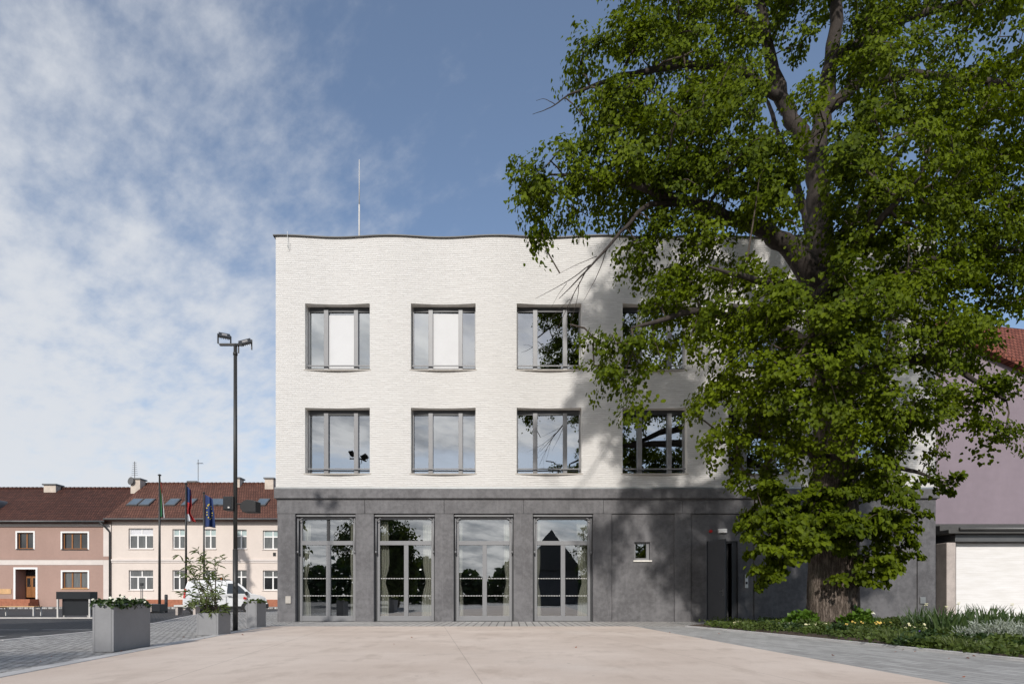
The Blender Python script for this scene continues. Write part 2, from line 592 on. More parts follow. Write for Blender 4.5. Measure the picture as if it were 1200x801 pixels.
def raw_mesh(name, V, Fq, mat, parent=None, org=(0, 0, 0), smooth=True, tri=False):
    """fast mesh from numpy: V (n,3), Fq (m,4) quads"""
    me = bpy.data.meshes.new(name)
    V = np.asarray(V, dtype=np.float32) - np.array(org, dtype=np.float32)
    k = Fq.shape[1]
    me.vertices.add(len(V))
    me.vertices.foreach_set('co', V.ravel())
    me.loops.add(Fq.size)
    me.loops.foreach_set('vertex_index', Fq.ravel().astype(np.int32))
    me.polygons.add(len(Fq))
    me.polygons.foreach_set('loop_start', np.arange(0, Fq.size, k, dtype=np.int32))
    me.polygons.foreach_set('use_smooth', np.full(len(Fq), smooth))
    me.materials.append(mat)
    me.update(calc_edges=True)
    o = bpy.data.objects.new(name, me)
    COL.objects.link(o)
    if parent is not None:
        o.parent = parent
    return o


def unit(a):
    return a / (np.linalg.norm(a, axis=-1, keepdims=True) + 1e-9)


LEAF_HEART = np.array([(0, 0, 0), (-.44, .16, .17), (-.42, .60, .12), (0, 1.06, -.14), (.42, .60, .12), (.44, .16, .17), ])
LEAF_HEART_F = np.array([(0, 3, 2, 1), (0, 5, 4, 3)])
LEAF_LONG = np.array([(0, 0, 0), (-.085, .3, .03), (-.07, .7, .02), (0, 1.0, -.12), (.07, .7, .02), (.085, .3, .03)])


def leaf_mesh(P, T, N, size, shape=LEAF_HEART):
    """P positions, T tip direction, N normals, size (n,). Returns V, F"""
    T = unit(T)
    N = unit(N - (N * T).sum(-1, keepdims=True) * T)
    B = np.cross(T, N)
    s = size[:, None, None]
    L = shape[None]
    V = P[:, None] + s * (L[..., 0:1] * B[:, None] + L[..., 1:2] * T[:, None] + L[..., 2:3] * N[:, None])
    n = len(P)
    Fq = (LEAF_HEART_F[None] + (np.arange(n) * 6)[:, None, None]).reshape(-1, 4)
    return V.reshape(-1, 3), Fq


def copy_tree(o, parent=None):
    c = o.copy()
    COL.objects.link(c)
    c.parent = parent
    for ch in [x for x in bpy.data.objects if x.parent == o]:
        copy_tree(ch, c)
    return c


# ------------------------------------------------------------------ camera, light, sky
cam = bpy.data.cameras.new('camera')
co_ = bpy.data.objects.new('camera', cam)
COL.objects.link(co_)
S.camera = co_
co_.location = (0, 0, CH)
co_.rotation_euler = (math.radians(90), 0, 0)
cam.sensor_width = 36
cam.lens = 36 * F / 1200
cam.shift_y = (HZ - 400.5) / 1200
cam.clip_end = 3000
cam.clip_start = .05

EL, AZ = math.radians(30), math.radians(5.5)
sv = Vector((-math.sin(AZ) * math.cos(EL), -math.cos(AZ) * math.cos(EL), math.sin(EL)))
sun = bpy.data.lights.new('sun', 'SUN')
sun.energy = 3.45
sun.angle = math.radians(2.0)
sun.color = (1, .955, .90)
so = bpy.data.objects.new('sun', sun)
COL.objects.link(so)
so.rotation_euler = sv.to_track_quat('Z', 'Y').to_euler()

W = bpy.data.worlds.new('World')
S.world = W
W.use_nodes = True
nt = W.node_tree
bg = nt.nodes['Background']
sky = nd(nt, 'ShaderNodeTexSky', sky_type='NISHITA')
sky.sun_disc = False
sky.sun_elevation = EL
sky.sun_rotation = math.atan2(sv.x, sv.y)
sky.altitude = 300
sky.air_density = 1.0
sky.dust_density = .6
sky.ozone_density = 1.6
tc = nd(nt, 'ShaderNodeTexCoord')
nrm = nd(nt, 'ShaderNodeVectorMath', operation='NORMALIZE')
nt.links.new(tc.outputs['Generated'], nrm.inputs[0])
sp = nd(nt, 'ShaderNodeSeparateXYZ')
nt.links.new(nrm.outputs[0], sp.inputs[0])
X, Y, Z = sp.outputs
zc = math_n(nt, 'MAXIMUM', Z, 0.0)
den = math_n(nt, 'ADD', zc, .22)
cb = nd(nt, 'ShaderNodeCombineXYZ')
nt.links.new(math_n(nt, 'DIVIDE', X, den), cb.inputs[0])
nt.links.new(math_n(nt, 'DIVIDE', Y, den), cb.inputs[1])
cov = math_n(nt, 'ADD', math_n(nt, 'MULTIPLY', X, -1.15), math_n(nt, 'MULTIPLY', zc, -1.2))
cov = math_n(nt, 'ADD', cov, .63)
lowb = math_n(nt, 'MULTIPLY', math_n(nt, 'SUBTRACT', 1.0, ramp(nt, zc, .12, .19)), .95)
back = math_n(nt, 'MULTIPLY', math_n(nt, 'LESS_THAN', Y, 0.0), math_n(nt, 'SUBTRACT', math_n(nt, 'ADD', ramp(nt, zc, .215, .275), lowb), .45))
cov = math_n(nt, 'ADD', cov, math_n(nt, 'MULTIPLY', back, 1.15))
mpr = nd(nt, 'ShaderNodeMapping')
mpr.inputs['Rotation'].default_value = (0, 0, math.radians(38))
nt.links.new(cb.outputs[0], mpr.inputs[0])
w1 = noise(nt, mpr.outputs[0], 3.4, 9, .60, (1.0, 1.6, 1))
w2 = noise(nt, mpr.outputs[0], 11.0, 8, .58, (1.0, 1.5, 1))
w3 = noise(nt, mpr.outputs[0], 1.1, 4, .5)
dn = math_n(nt, 'ADD', math_n(nt, 'MULTIPLY', w1, .42), math_n(nt, 'MULTIPLY', w2, .38))
dn = math_n(nt, 'ADD', dn, math_n(nt, 'MULTIPLY', w3, .20))
dd = math_n(nt, 'ADD', math_n(nt, 'MULTIPLY', math_n(nt, 'SUBTRACT', dn, .5), 2.9), math_n(nt, 'SUBTRACT', cov, .02))
cl = math_n(nt, 'MULTIPLY', ramp(nt, dd, 0.0, 1.15), .92)
hz = ramp(nt, zc, .30, .0)
hzn = nd(nt, 'ShaderNodeMapRange', interpolation_type='SMOOTHSTEP')
nt.links.new(zc, hzn.inputs[0])
hzn.inputs[1].default_value = .32
hzn.inputs[2].default_value = 0.0
skyc = mix_rgb(nt, 1.0, sky.outputs[0], (1.0, 1.0, 1.0), 'MULTIPLY')
skyc = mix_rgb(nt, .10, skyc, (3.0, 3.3, 3.8))
c = mix_rgb(nt, math_n(nt, 'MULTIPLY', hzn.outputs[0], .62), skyc, (4.5, 4.95, 5.5))
bright = mix_rgb(nt, ramp(nt, math_n(nt, 'MULTIPLY', Y, -1.0), -.1, .5), (4.9, 5.05, 5.3), mix_rgb(nt, ramp(nt, w1, .35, .65), (4.2, 4.3, 4.5), (10.5, 10.2, 9.9)))
c = mix_rgb(nt, cl, c, bright)
nt.links.new(c, bg.inputs[0])
bg.inputs[1].default_value = .15
S.view_settings.view_transform = 'Standard'
S.view_settings.look = 'None'
S.view_settings.exposure = 0
S.view_settings.gamma = 1
S.view_settings.use_curve_mapping = False


# ------------------------------------------------------------------ ground
def sheet(name, pts, z, mat):
    m = MB()
    m.face([(x, y, z) for x, y in pts])
    return struct(m.build(name, mat))


sheet('ground', [(-900, -900), (900, -900), (900, 1500), (-900, 1500)], -.07, M['road'])
KERB = [(-9.3, -30), (-9.75, 5), (-9.72, 10.6), (-10.0, 13.5), (-11.4, 18), (-13.3, 22.5), (-14.6, 25.8), (-16.2, 29.5), (-17, 33.5)]
# paved platform with a real kerb step
m = MB()
poly = [(x, y, 0) for x, y in KERB] + [(60, 33.5, 0), (60, -30, 0)]
m.prism([(x, y, -.3) for x, y, z in poly], (0, 0, .3))
struct(m.build('pavement', M['setts']))
m = MB()
for (a, b) in zip(KERB[:-1], KERB[1:]):
    a, b = Vector((*a, 0)), Vector((*b, 0))
    t = (b - a).normalized()
    n = Vector((-t.y, t.x, 0))
    L = (b - a).length
    k = max(1, int(L / 1.0))
    for i in range(k):
        p = a + t * (L * (i + .5) / k)
        m.obox(p - n * .06 + Vector((0, 0, -.14)), t, n, (0, 0, 1), L / k / 2 - .004, .075, .155)
struct(m.build('kerb', M['kerb'], bevel=.012))
# plaza
EDGE = [(-1.77, -15), (-5.12, 5.55), (-6.65, 14.9), (-6.78, 15.75)]
R_EDGE = [(3.42, 15.75), (4.1, 5.3), (5.4, -15)]
sheet('plaza', EDGE + R_EDGE, .010, M['plaza'])
m = MB()
for (a, b) in zip(EDGE[:-1], EDGE[1:]):
    a, b = Vector((*a, 0)), Vector((*b, 0))
    t = (b - a).normalized()
    n = Vector((-t.y, t.x, 0))
    L = (b - a).length
    k = max(1, int(L / .9))
    for i in range(k):
        p = a + t * (L * (i + .5) / k) + n * .10
        m.obox(p + Vector((0, 0, -.05)), t, n, (0, 0, 1), L / k / 2 - .003, .099, .068)
struct(m.build('border_strip', M['border'], bevel=.006))
m = MB()
m.box(-6.75, 5.1, 15.75, 18.855, -.2, .004)
struct(m.build('paving_strip', M['strip']))
# band of pavers right of the plaza
BED = [(4.75, 15.5), (5.1, 14.3), (5.75, 11.2), (6.1, 9.3), (6.48, 7.1), (6.95, 4.5), (8.6, -6)]
sheet('path', [(5.4, -15), (4.1, 5.3), (3.42, 15.75), (4.7, 15.75)] + BED + [(9.9, -15)], .006, M['pavers'])
m = MB()
for (a, b) in zip(BED[:-1], BED[1:]):
    a, b = Vector((*a, 0)), Vector((*b, 0))
    t = (b - a).normalized()
    n = Vector((-t.y, t.x, 0))
    m.obox((a + b) / 2 + n * .035 + Vector((0, 0, -.02)), t, n, (0, 0, 1), (b - a).length / 2, .034, .065)
struct(m.build('bed_edging', M['border'], bevel=.008))
bedpoly = BED + [(30, -6), (30, 18.7), (8.9, 18.7), (6.9, 17.9), (5.3, 16.4)]
sheet('soil', bedpoly, .03, M['soil'])
# road markings
for (x0, x1, y0, y1) in ((-12.8, -11.5, 15.3, 15.42), (-14.3, -13.2, 15.3, 15.42), (-16.1, -14.7, 15.3, 15.42), (-11.1, -10.35, 12.7, 12.82), (-12.3, -11.5, 12.7, 12.82), (-13.4, -12.6, 12.7, 12.82)):
    struct(MB().face([(x0, y0, -.064), (x1, y0, -.064), (x1, y1, -.064), (x0, y1, -.064)]).build('road_marking', M['paint']))
struct(MB().box(-60, -17.1, 23.6, 23.85, -.069, -.02).build('kerb', M['kerb']))
struct(MB().box(-60, -8, 43.6, 46.9, -.2, .05).build('sidewalk', M['setts']))

# ------------------------------------------------------------------ main building
B = empty('corner_building', ((fx(323) + fx(1097)) / 2, D0, 0),
          'three storey building with white brick upper floors over a dark grey ground floor', 'building')
XL, XR = fx(323), fx(1097)
ZW0, ZW1 = fz(570.5), fz(276.5)
PER = 124.3 / 35.0
XC0 = fx(395)
YB = 34.0


def wav(x):
    return D0 + .058 * (1 + math.cos(2 * math.pi * (x - XC0) / PER)) - .0


WX = [(fx(357) + PER * k, fx(433) + PER * k) for k in range(6)]
WZ = [(fz(554), fz(477)), (fz(432), fz(354.5))]
YG = D0 + .36      # glass plane
xs = set()
n = int((XR - XL) / .1)
for i in range(n + 1):
    xs.add(round(XL + (XR - XL) * i / n, 4))
for a, b in WX:
    for q in (a, b):
        xs = {x for x in xs if abs(x - q) > .03 or x in (round(XL, 4), round(XR, 4))}
    xs |= {round(a, 4), round(b, 4)}
xs = sorted(xs)
zs = [ZW0, WZ[0][0], WZ[0][1], WZ[1][0], WZ[1][1], ZW1]


def in_hole(xm, zm):
    return any(a < xm < b for a, b in WX) and any(a < zm < b for a, b in WZ)


m = MB()
idx = {}


def gv(i, j):
    if (i, j) not in idx:
        idx[(i, j)] = len(m.v)
        m.v.append((xs[i], wav(xs[i]), zs[j]))
    return idx[(i, j)]


for i in range(len(xs) - 1):
    for j in range(len(zs) - 1):
        if in_hole((xs[i] + xs[i + 1]) / 2, (zs[j] + zs[j + 1]) / 2):
            continue
        m.f.append((gv(i, j), gv(i + 1, j), gv(i + 1, j + 1), gv(i, j + 1)))
        m.m.append(0)
# side and rear walls
ye0, ye1 = wav(XL), wav(XR)
m.face([(XL, ye0, ZW0), (XL, YB, ZW0), (XL, YB, ZW1), (XL, ye0, ZW1)])
m.face([(XR, ye1, ZW0), (XR, YB, ZW0), (XR, YB, ZW1), (XR, ye1, ZW1)])
m.face([(XL, YB, ZW0), (XR, YB, ZW0), (XR, YB, ZW1), (XL, YB, ZW1)])
wall = m.build('brick_wall', M['brick'], B)
for p in wall.data.polygons:
    p.use_smooth = abs(p.normal.y) > .5 and p.area < 2


def reveal(a, b, z0, z1, parent):
    seg = [x for x in xs if a - 1e-6 <= x <= b + 1e-6]
    m = MB()
    for x in (a, b):
        m.face([(x, wav(x), z0), (x, YG + .02, z0), (x, YG + .02, z1), (x, wav(x), z1)])
    for p, q in zip(seg[:-1], seg[1:]):
        m.face([(p, wav(p), z1), (q, wav(q), z1), (q, YG + .02, z1), (p, YG + .02, z1)])
        m.face([(p, wav(p), z0), (q, wav(q), z0), (q, YG + .02, z0), (p, YG + .02, z0)])
    m.build('reveal', M['reveal'], parent)


m = MB()
m.face([(XL, D0 + .3, ZW1 - .35), (XR, D0 + .3, ZW1 - .35), (XR, YB, ZW1 - .35), (XL, YB, ZW1 - .35)])
m.build('roof', M['coping'], B)
# parapet coping follows the wave
m = MB()
cx_ = [XL - .07] + [x for x in xs[1:-1]] + [XR + .07]
for p, q in zip(cx_[:-1], cx_[1:]):
    a0, b0 = wav(p) - .06, wav(q) - .06
    a1, b1 = wav(p) + .34, wav(q) + .34
    z0, z1 = ZW1 - .01, ZW1 + .025
    m.face([(p, a0, z0), (q, b0, z0), (q, b0, z1), (p, a0, z1)])
    m.face([(p, a0, z1), (q, b0, z1), (q, b1, z1), (p, a1, z1)])
    m.face([(p, a0, z0), (q, b0, z0), (q, b0 + .05, z0), (p, a0 + .05, z0)])
    m.face([(p, a1, z0 - .3), (q, b1, z0 - .3), (q, b1, z1), (p, a1, z1)])
m.box(XL - .07, XL - .0705, wav(XL) - .06, YB, ZW1 - .02, ZW1 + .03)
m.box(XL - .07, XL + .3, wav(XL) + .341, YB + .05, ZW1 - .02, ZW1 + .03)
m.box(XR - .3, XR + .07, wav(XR) + .341, YB + .05, ZW1 - .02, ZW1 + .03)
m.build('parapet_coping', M['coping'], B)
# hook and lightning rod
m = MB()
hx = fx(338)
m.tube([(hx, D0 - .08, ZW1 + .10), (hx, D0 - .08, fz(289)), (hx + .02, D0 - .05, fz(292))], .008, 6)
m.tube([(hx + .05, D0 - .07, fz(284)), (hx + .045, D0 - .07, fz(292)), (hx, D0 - .07, fz(293.5))], .006, 6)
m.build('parapet_hook', M['zinc'], B)
m = MB()
rx, ry = fx(421, 19.6), 19.6
m.tube([(rx, ry, ZW1 - .5), (rx, ry, fz(240, ry))], .028, 8)
m.tube([(rx, ry, fz(240, ry)), (rx, ry, fz(187, ry))], [.020, .012], 8)
m.build('lightning_rod', M['lightsteel'], B, smooth=True)
# lower flashing, cornice, frieze
m = MB()
m.box(XL - .03, XR + .03, D0 - .03, D0 + .36, fz(572.6), ZW0 - .002)
m.build('zinc_flashing', M['zinc'], B, bevel=.006)
ZC0, ZC1 = fz(584), fz(573)
m = MB()
m.box(fx(322.3), fx(1099), D0 - .10, D0 + .38, ZC0, ZC1)
m.box(fx(323.6), fx(1097.5), D0 - .03, D0 + .38, fz(585.4), ZC0 - .001)
m.build('cornice', M['plaster'], B, bevel=.01)
ZF0 = fz(601.5)
m = MB()
js = [324.6, 427.5, 520.5, 613.5, 707, 800, 895, 985, 1096.6]
for a, b in zip(js[:-1], js[1:]):
    m.box(fx(a) + .006, fx(b) - .006, D0 - .012, D0 + .38, ZF0 + .004, fz(585.6))
m.build('frieze', M['plaster'], B, bevel=.004)
m = MB()
m.box(fx(325), fx(1096), D0 + .04, D0 + .36, ZF0 + .01, ZC0 - .05)
m.build('frieze_backing', M['framedark'], B)
ZT = ZF0
for a, b in ((325, 346), (416.6, 438), (509.5, 531.7), (602, 624.6), (695, 717), (790.5, 810), (884, 905), (1075.5, 1096.6)):
    MB().box(fx(a), fx(b), D0, D0 + .40, -.1, ZT).build('pilaster', M['plaster'], B, bevel=.012)


def holed(m, x0, x1, z0, z1, holes, y, yb):
    """slab x0..x1, z0..z1 between y and yb with rectangular holes (hx0,hx1,hz0,hz1), not touching each other in x"""
    hs = sorted(holes)
    x = x0
    for a, b, c, d in hs:
        if a > x:
            m.box(x, a, y, yb, z0, z1)
        if c > z0:
            m.box(a, b, y, yb, z0, c)
        if d < z1:
            m.box(a, b, y, yb, d, z1)
        x = b
    if x < x1:
        m.box(x, x1, y, yb, z0, z1)


DZ1 = fz(633.5)
m = MB()
YP = D0 + .035
holed(m, fx(717) + .012, fx(790.5) - .012, -.1, ZT - .012, [(fx(743.7), fx(762), fz(656), fz(634.5))], YP, D0 + .40)
holed(m, fx(810) + .012, fx(884) - .012, -.1, ZT - .012, [(fx(828.6), fx(865.5), -.1, DZ1)], YP, D0 + .40)
m.box(fx(905) + .012, fx(1075.5) - .012, YP, D0 + .40, -.1, ZT - .012)
m.build('wall_panel', M['plaster'], B)
m = MB()
m.box(XL + .06, XL + .40, D0 + .41, YB - .4, -.1, ZC0 - .002)
m.box(XR - .40, XR - .06, D0 + .41, YB - .4, -.1, ZC0 - .002)
m.box(XL + .06, XR - .06, YB - .39, YB, -.1, ZC0 - .002)
m.build('side_wall', M['plaster'], B)
# interior: floors, rear wall, partitions
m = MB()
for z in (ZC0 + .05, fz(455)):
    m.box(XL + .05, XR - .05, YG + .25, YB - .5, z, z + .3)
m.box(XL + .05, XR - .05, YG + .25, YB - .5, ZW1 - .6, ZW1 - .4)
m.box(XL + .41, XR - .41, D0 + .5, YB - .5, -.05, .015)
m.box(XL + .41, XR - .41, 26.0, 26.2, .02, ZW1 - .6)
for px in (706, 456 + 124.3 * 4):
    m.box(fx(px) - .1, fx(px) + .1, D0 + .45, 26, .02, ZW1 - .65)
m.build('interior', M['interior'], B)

# upper windows ---------------------------------------------------------------


def make_window(x0, x1, z0, z1, blind=()):
    """one three-light window; part with pane, sill, rail as sub-parts"""
    w, h = x1 - x0, z1 - z0
    yf = YG - .045
    f = MB()
    m1a, m1b = x0 + w * .255, x0 + w * .325
    m2a, m2b = x0 + w * .725, x0 + w * .79
    t = .05
    f.box(x0 + .004, x0 + t, yf, YG + .05, z0 + .003, z1 - .005)
    f.box(x1 - t, x1 - .004, yf, YG + .05, z0 + .003, z1 - .005)
    f.box(x0 + t, x1 - t, yf + .01, YG + .05, z1 - .11, z1 - .005)
    f.box(x0 + t, x1 - t, yf + .01, YG + .05, z0 + .003, z0 + .06)
    f.box(m1a, m1b, yf - .05, YG + .06, z0 + .061, z1 - .111)
    f.box(m2a, m2b, yf - .05, YG + .06, z0 + .061, z1 - .111)
    fr = f.build('window', M['frame'], B, bevel=.006)
    reveal(round(x0, 4), round(x1, 4), z0, z1, fr)
    MB().box(x0 + t, x1 - t, yf - .004, yf + .009, z1 - .16, z1 - .006).build('blind_box', M['framedark'], fr)
    for a, b in ((x0 + t, m1a), (m1b, m2a), (m2b, x1 - t)):
        dx = .008 * random.uniform(-1, 1)
        dz = .006 * random.uniform(-1, 1)
        p = MB()
        p.face([(a, YG + dx, z0 + .06), (b, YG - dx, z0 + .06), (b, YG - dx + dz, z1 - .11), (a, YG + dx + dz, z1 - .11)])
        p.build('pane', M['glass'], fr)
    s = MB()
    s.box(x0 - .05, x1 + .05, D0 + .03, YG - .05, z0 - .04, z0 + .002)
    s.build('sill', M['sill'], fr, bevel=.006)
    r = MB()
    zr = z0 + h * .085
    r.box(x0 + .002, x1 - .002, D0 + .20, D0 + .235, zr - .02, zr + .02)
    r.build('safety_rail', M['frame'], fr, bevel=.005)
    for k, drop in blind:
        a, b = ((x0 + t, m1a), (m1b, m2a), (m2b, x1 - t))[k]
        MB().box(a + .005, b - .005, YG + (-.022 if k == 1 else .03), YG + (-.018 if k == 1 else .034), z0 + .075, z0 + .06 + (h - .17) * drop).build('blind', M['blind'], fr)
    return fr


for j in (1, 0):
    for k, (a, b) in enumerate(WX):
        bl = ()
        if j == 1 and k == 0:
            bl = ((0, 1.0), (1, .93), (2, 1.0))
        if j == 1 and k == 1:
            bl = ((0, .99), (1, .95))
        make_window(a, b, WZ[j][0], WZ[j][1], bl)

# ground floor glazing --------------------------------------------------------
YD = D0 + .24
for gi, (pa, pb) in enumerate(((346, 416.6), (438, 509.5), (531.7, 602), (624.6, 695))):
    x0, x1 = fx(pa), fx(pb)
    zt = ZT - .004
    ztr0, ztr1 = fz(637.5), fz(632.5)
    xm = (x0 + x1) / 2 + .02
    f = MB()
    f.box(x0 + .06, x0 + .15, YD, YD + .09, .01, zt - .16)
    f.box(x1 - .15, x1 - .06, YD, YD + .09, .01, zt - .16)
    f.box(x0 + .06, x1 - .06, YD - .02, YD + .09, zt - .159, zt - .09)
    f.box(x0 + .151, x1 - .151, YD - .012, YD + .09, ztr0, ztr1)
    f.box(xm - .075, xm + .075, YD - .006, YD + .09, .19, ztr0 - .001)
    f.box(x0 + .151, x1 - .151, YD - .004, YD + .09, .012, .189)
    dr = f.build('glazed_door', M['frame'], B, bevel=.006)
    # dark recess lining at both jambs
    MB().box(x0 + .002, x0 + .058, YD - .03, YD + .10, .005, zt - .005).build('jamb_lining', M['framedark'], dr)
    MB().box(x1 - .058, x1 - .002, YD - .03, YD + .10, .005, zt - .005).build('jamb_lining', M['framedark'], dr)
    if gi == 0:
        MB().box(xm - .06, xm + .045, YD + .02, YD + .08, ztr1 + .001, zt - .16).build('transom_post', M['framedark'], dr)
    for a, b, c, d in ((x0 + .151, x1 - .151, ztr1, zt - .16), (x0 + .151, xm - .075, .19, ztr0), (xm + .075, x1 - .151, .19, ztr0)):
        dx = .004 * random.uniform(-1, 1)
        dz = .006 * random.uniform(-1, 1)
        p = MB()
        p.face([(a, YD + .04 + dx, c), (b, YD + .04 - dx, c), (b, YD + .04 - dx + dz, d), (a, YD + .04 + dx + dz, d)])
        p.build('pane', M['glassgf'], dr)
    q = MB()
    for a, b in ((x0 + .17, xm - .09), (xm + .09, x1 - .17)):
        nn = 14
        for zc_ in (fz(677), fz(697.5)):
            for i in range(nn):
                xx = a + (b - a) * (i + .5) / nn
                q.box(xx - .012, xx + .012, YD + .024, YD + .030, zc_ - .012, zc_ + .012)
    q.build('dot_marking', M['white'], dr)
    q = MB()
    q.box(x0 + .01, x1 - .01, D0 + .06, D0 + .20, zt - .085, zt - .008)
    q.build('awning_cassette', M['frame'], dr, bevel=.015)
    for sx, xe in ((1, x0 + .055), (-1, x1 - .055)):
        a = MB()
        a.tube([(xe, D0 + .10, zt - .14), (xe, D0 + .10, fz(648))], .022, 8)
        a.tube([(xe, D0 + .10, fz(648)), (xe, D0 + .21, fz(648))], .016, 8)
        a.tube([(xe + sx * .02, D0 + .10, zt - .20), (xe + sx * .16, D0 + .10, zt - .13)], .016, 6)
        a.tube([(xe, D0 + .095, fz(647.5)), (xe, D0 + .07, fz(645))], .03, 8)
        a.build('awning_arm', M['frame'], dr, smooth=True)

# small square window on the right
x0, x1, z0, z1 = fx(743.7), fx(762), fz(656), fz(634.5)
f = MB()
f.box(x0 + .004, x0 + .06, YP + .10, YP + .18, z0 + .004, z1 - .004)
f.box(x1 - .10, x1 - .004, YP + .10, YP + .18, z0 + .004, z1 - .004)
f.box(x0 + .06, x1 - .10, YP + .10, YP + .18, z1 - .06, z1 - .004)
f.box(x0 + .06, x1 - .10, YP + .10, YP + .18, z0 + .004, z0 + .08)
f = f.build('small_window', M['frame'], B, bevel=.006)
MB().face([(x0 + .06, YP + .14, z0 + .08), (x1 - .10, YP + .14, z0 + .08), (x1 - .10, YP + .14, z1 - .06), (x0 + .06, YP + .14, z1 - .06)]).build('pane', M['glass'], f)
MB().box(x0 - .04, x1 + .06, YP - .05, YP + .12, z0 - .05, z0 + .002).build('sill', M['reveal'], f, bevel=.005)
# service door, standing open
x0, x1 = fx(828.6), fx(865.5)
f = MB()
f.box(x0 + .002, x0 + .05, D0 + .10, D0 + .18, 0.0, DZ1 - .002)
f.box(x1 - .18, x1 - .002, D0 + .10, D0 + .18, 0.0, DZ1 - .002)
f.box(x0 + .05, x1 - .18, D0 + .10, D0 + .18, DZ1 - .06, DZ1 - .002)
df = f.build('service_door', M['darkdoor'], B)
th = math.radians(78)
ax = Vector((math.cos(th), -math.sin(th), 0))
ay = Vector((math.sin(th), math.cos(th), 0))
hp = Vector((x0 + .04, D0 - .03, 0))
LW = .98
l = MB()
l.obox(hp + ax * LW / 2 + Vector((0, 0, (DZ1 - .03) / 2 + .01)), ax, ay, (0, 0, 1), LW / 2, .03, (DZ1 - .04) / 2)
for (u0, u1, w0, w1) in ((.02, .98, .01, .06), (.02, .98, .94, .99)):
    l.obox(hp + ax * LW * (u0 + u1) / 2 - ay * .033 + Vector((0, 0, DZ1 * (w0 + w1) / 2)), ax, ay, (0, 0, 1), LW * (u1 - u0) / 2, .006, DZ1 * (w1 - w0) / 2 - .005)
lf = l.build('door_leaf', M['darkdoor'], df, bevel=.004)
h = MB()
hc = hp + ax * (LW - .09) + Vector((0, 0, 1.02))
for sg in (-1, 1):
    h.tube([hc + ay * .03 * sg, hc + ay * .085 * sg, hc + ay * .085 * sg - ax * .12], .011, 8)
    h.obox(hc + ay * .034 * sg + Vector((0, 0, -.04)), ax, ay, (0, 0, 1), .02, .004, .11)
h.build('handle', M['steel'], lf, smooth=False)
# inner glazed leaf seen behind
l = MB()
l.box(fx(858), fx(859.5), D0 + .45, D0 + .55, .02, DZ1 - .05)
l.build('inner_post', M['frame'], df)
# fixtures on the wall
MB().box(fx(841.6), fx(851.6), YP - .09, YP, fz(624), fz(619.2)).build('lit_sign_box', M['white'], B, bevel=.01)
m = MB()
m.tube([(fx(833), YP, fz(622)), (fx(833), YP - .07, fz(622))], [.055, .05], 12)
m.build('alarm_beacon', M['red'], B, smooth=False, bevel=.006)
m = MB()
m.box(fx(873), fx(876.8), YP - .035, YP, fz(688.5), fz(672.5))
it = m.build('intercom', M['steel'], B, bevel=.008)
MB().box(fx(873.8), fx(876), YP - .045, YP - .036, fz(684), fz(681)).build('intercom_screen', M['black'], it)
MB().box(fx(873.8), fx(876), YP - .040, YP - .036, fz(677), fz(673.6)).build('intercom_speaker', M['black'], it)
for a, b, c, d, y in ((335, 341.3, 706.5, 698, D0), (1077.5, 1083.8, 706.8, 699, D0)):
    q = MB().box(fx(a), fx(b), y - .045, y, fz(c), fz(d)).build('socket_box', M['sill'] if a < 500 else M['zinc'], B, bevel=.008)
MB().box(fx(886), fx(896), D0 - .02, D0, fz(690), fz(672)).build('wall_plate', M['framedark'], B, bevel=.004)

# curtains inside the glazed doors (hung, so things of their own)
CUR = [(351.5, 363.5, 'wide cream curtain at left jamb of first glazed door'),
       (411, 415.2, 'narrow cream curtain at right jamb of first glazed door'),
       (441.5, 456, 'cream curtain at left jamb of second glazed door'),
       (495, 507.5, 'cream curtain at right jamb of second glazed door'),
       (534, 542.5, 'cream curtain at left jamb of third glazed door'),
       (590, 599.5, 'cream curtain at right jamb of third glazed door'),
       (625.5, 633.5, 'narrow cream curtain at left jamb of fourth glazed door, beside a wide pier'),
       (676.5, 691, 'wide cream curtain at right jamb of fourth glazed door')]
for i, (a, b, lab) in enumerate(CUR):
    d = YD + .22
    x0, x1 = fx(a, d), fx(b, d)
    nfold = max(2, int((x1 - x0) / .075))
    nx, nz = nfold * 8, 14
    V, Fc = [], []
    ph = random.random() * 6
    for iz in range(nz + 1):
        u = iz / nz
        z = .10 + (3.42 - .10) * u
        pinch = 1 - .32 * math.exp(-((u - .38) / .10) ** 2)
        for ix in range(nx + 1):
            s_ = ix / nx
            edge = x0 if i % 2 == 0 else x1
            xx = x0 + (x1 - x0) * s_
            xx = edge + (xx - edge) * pinch * (1 + .06 * math.sin(5 * u + ph))
            V.append((xx, d + .035 * math.sin(2 * math.pi * nfold * s_ + ph + .5 * math.sin(3 * u)), z))
    for iz in range(nz):
        for ix in range(nx):
            k = iz * (nx + 1) + ix
            Fc.append((k, k + 1, k + nx + 2, k + nx + 1))
    o = raw_mesh('curtain', np.array(V), np.array(Fc), M['curtain'], None, ((x0 + x1) / 2, d, 0))
    o.location = ((x0 + x1) / 2, d, 0)
    tag(o, lab, 'curtain', 'curtains inside the glazed doors')


# ------------------------------------------------------------------ tree maker
def catmull(pts, n=6):
    P = [Vector(p) for p in pts]
    P = [P[0] * 2 - P[1]] + P + [P[-1] * 2 - P[-2]]
    out = []
    for i in range(1, len(P) - 2):
        for k in range(n):
            t = k / n
            a, b, c, d = P[i - 1], P[i], P[i + 1], P[i + 2]
            out.append(.5 * ((2 * b) + (c - a) * t + (2 * a - 5 * b + 4 * c - d) * t * t + (3 * b - a - 3 * c + d) * t ** 3))
    out.append(P[-2])
    return out


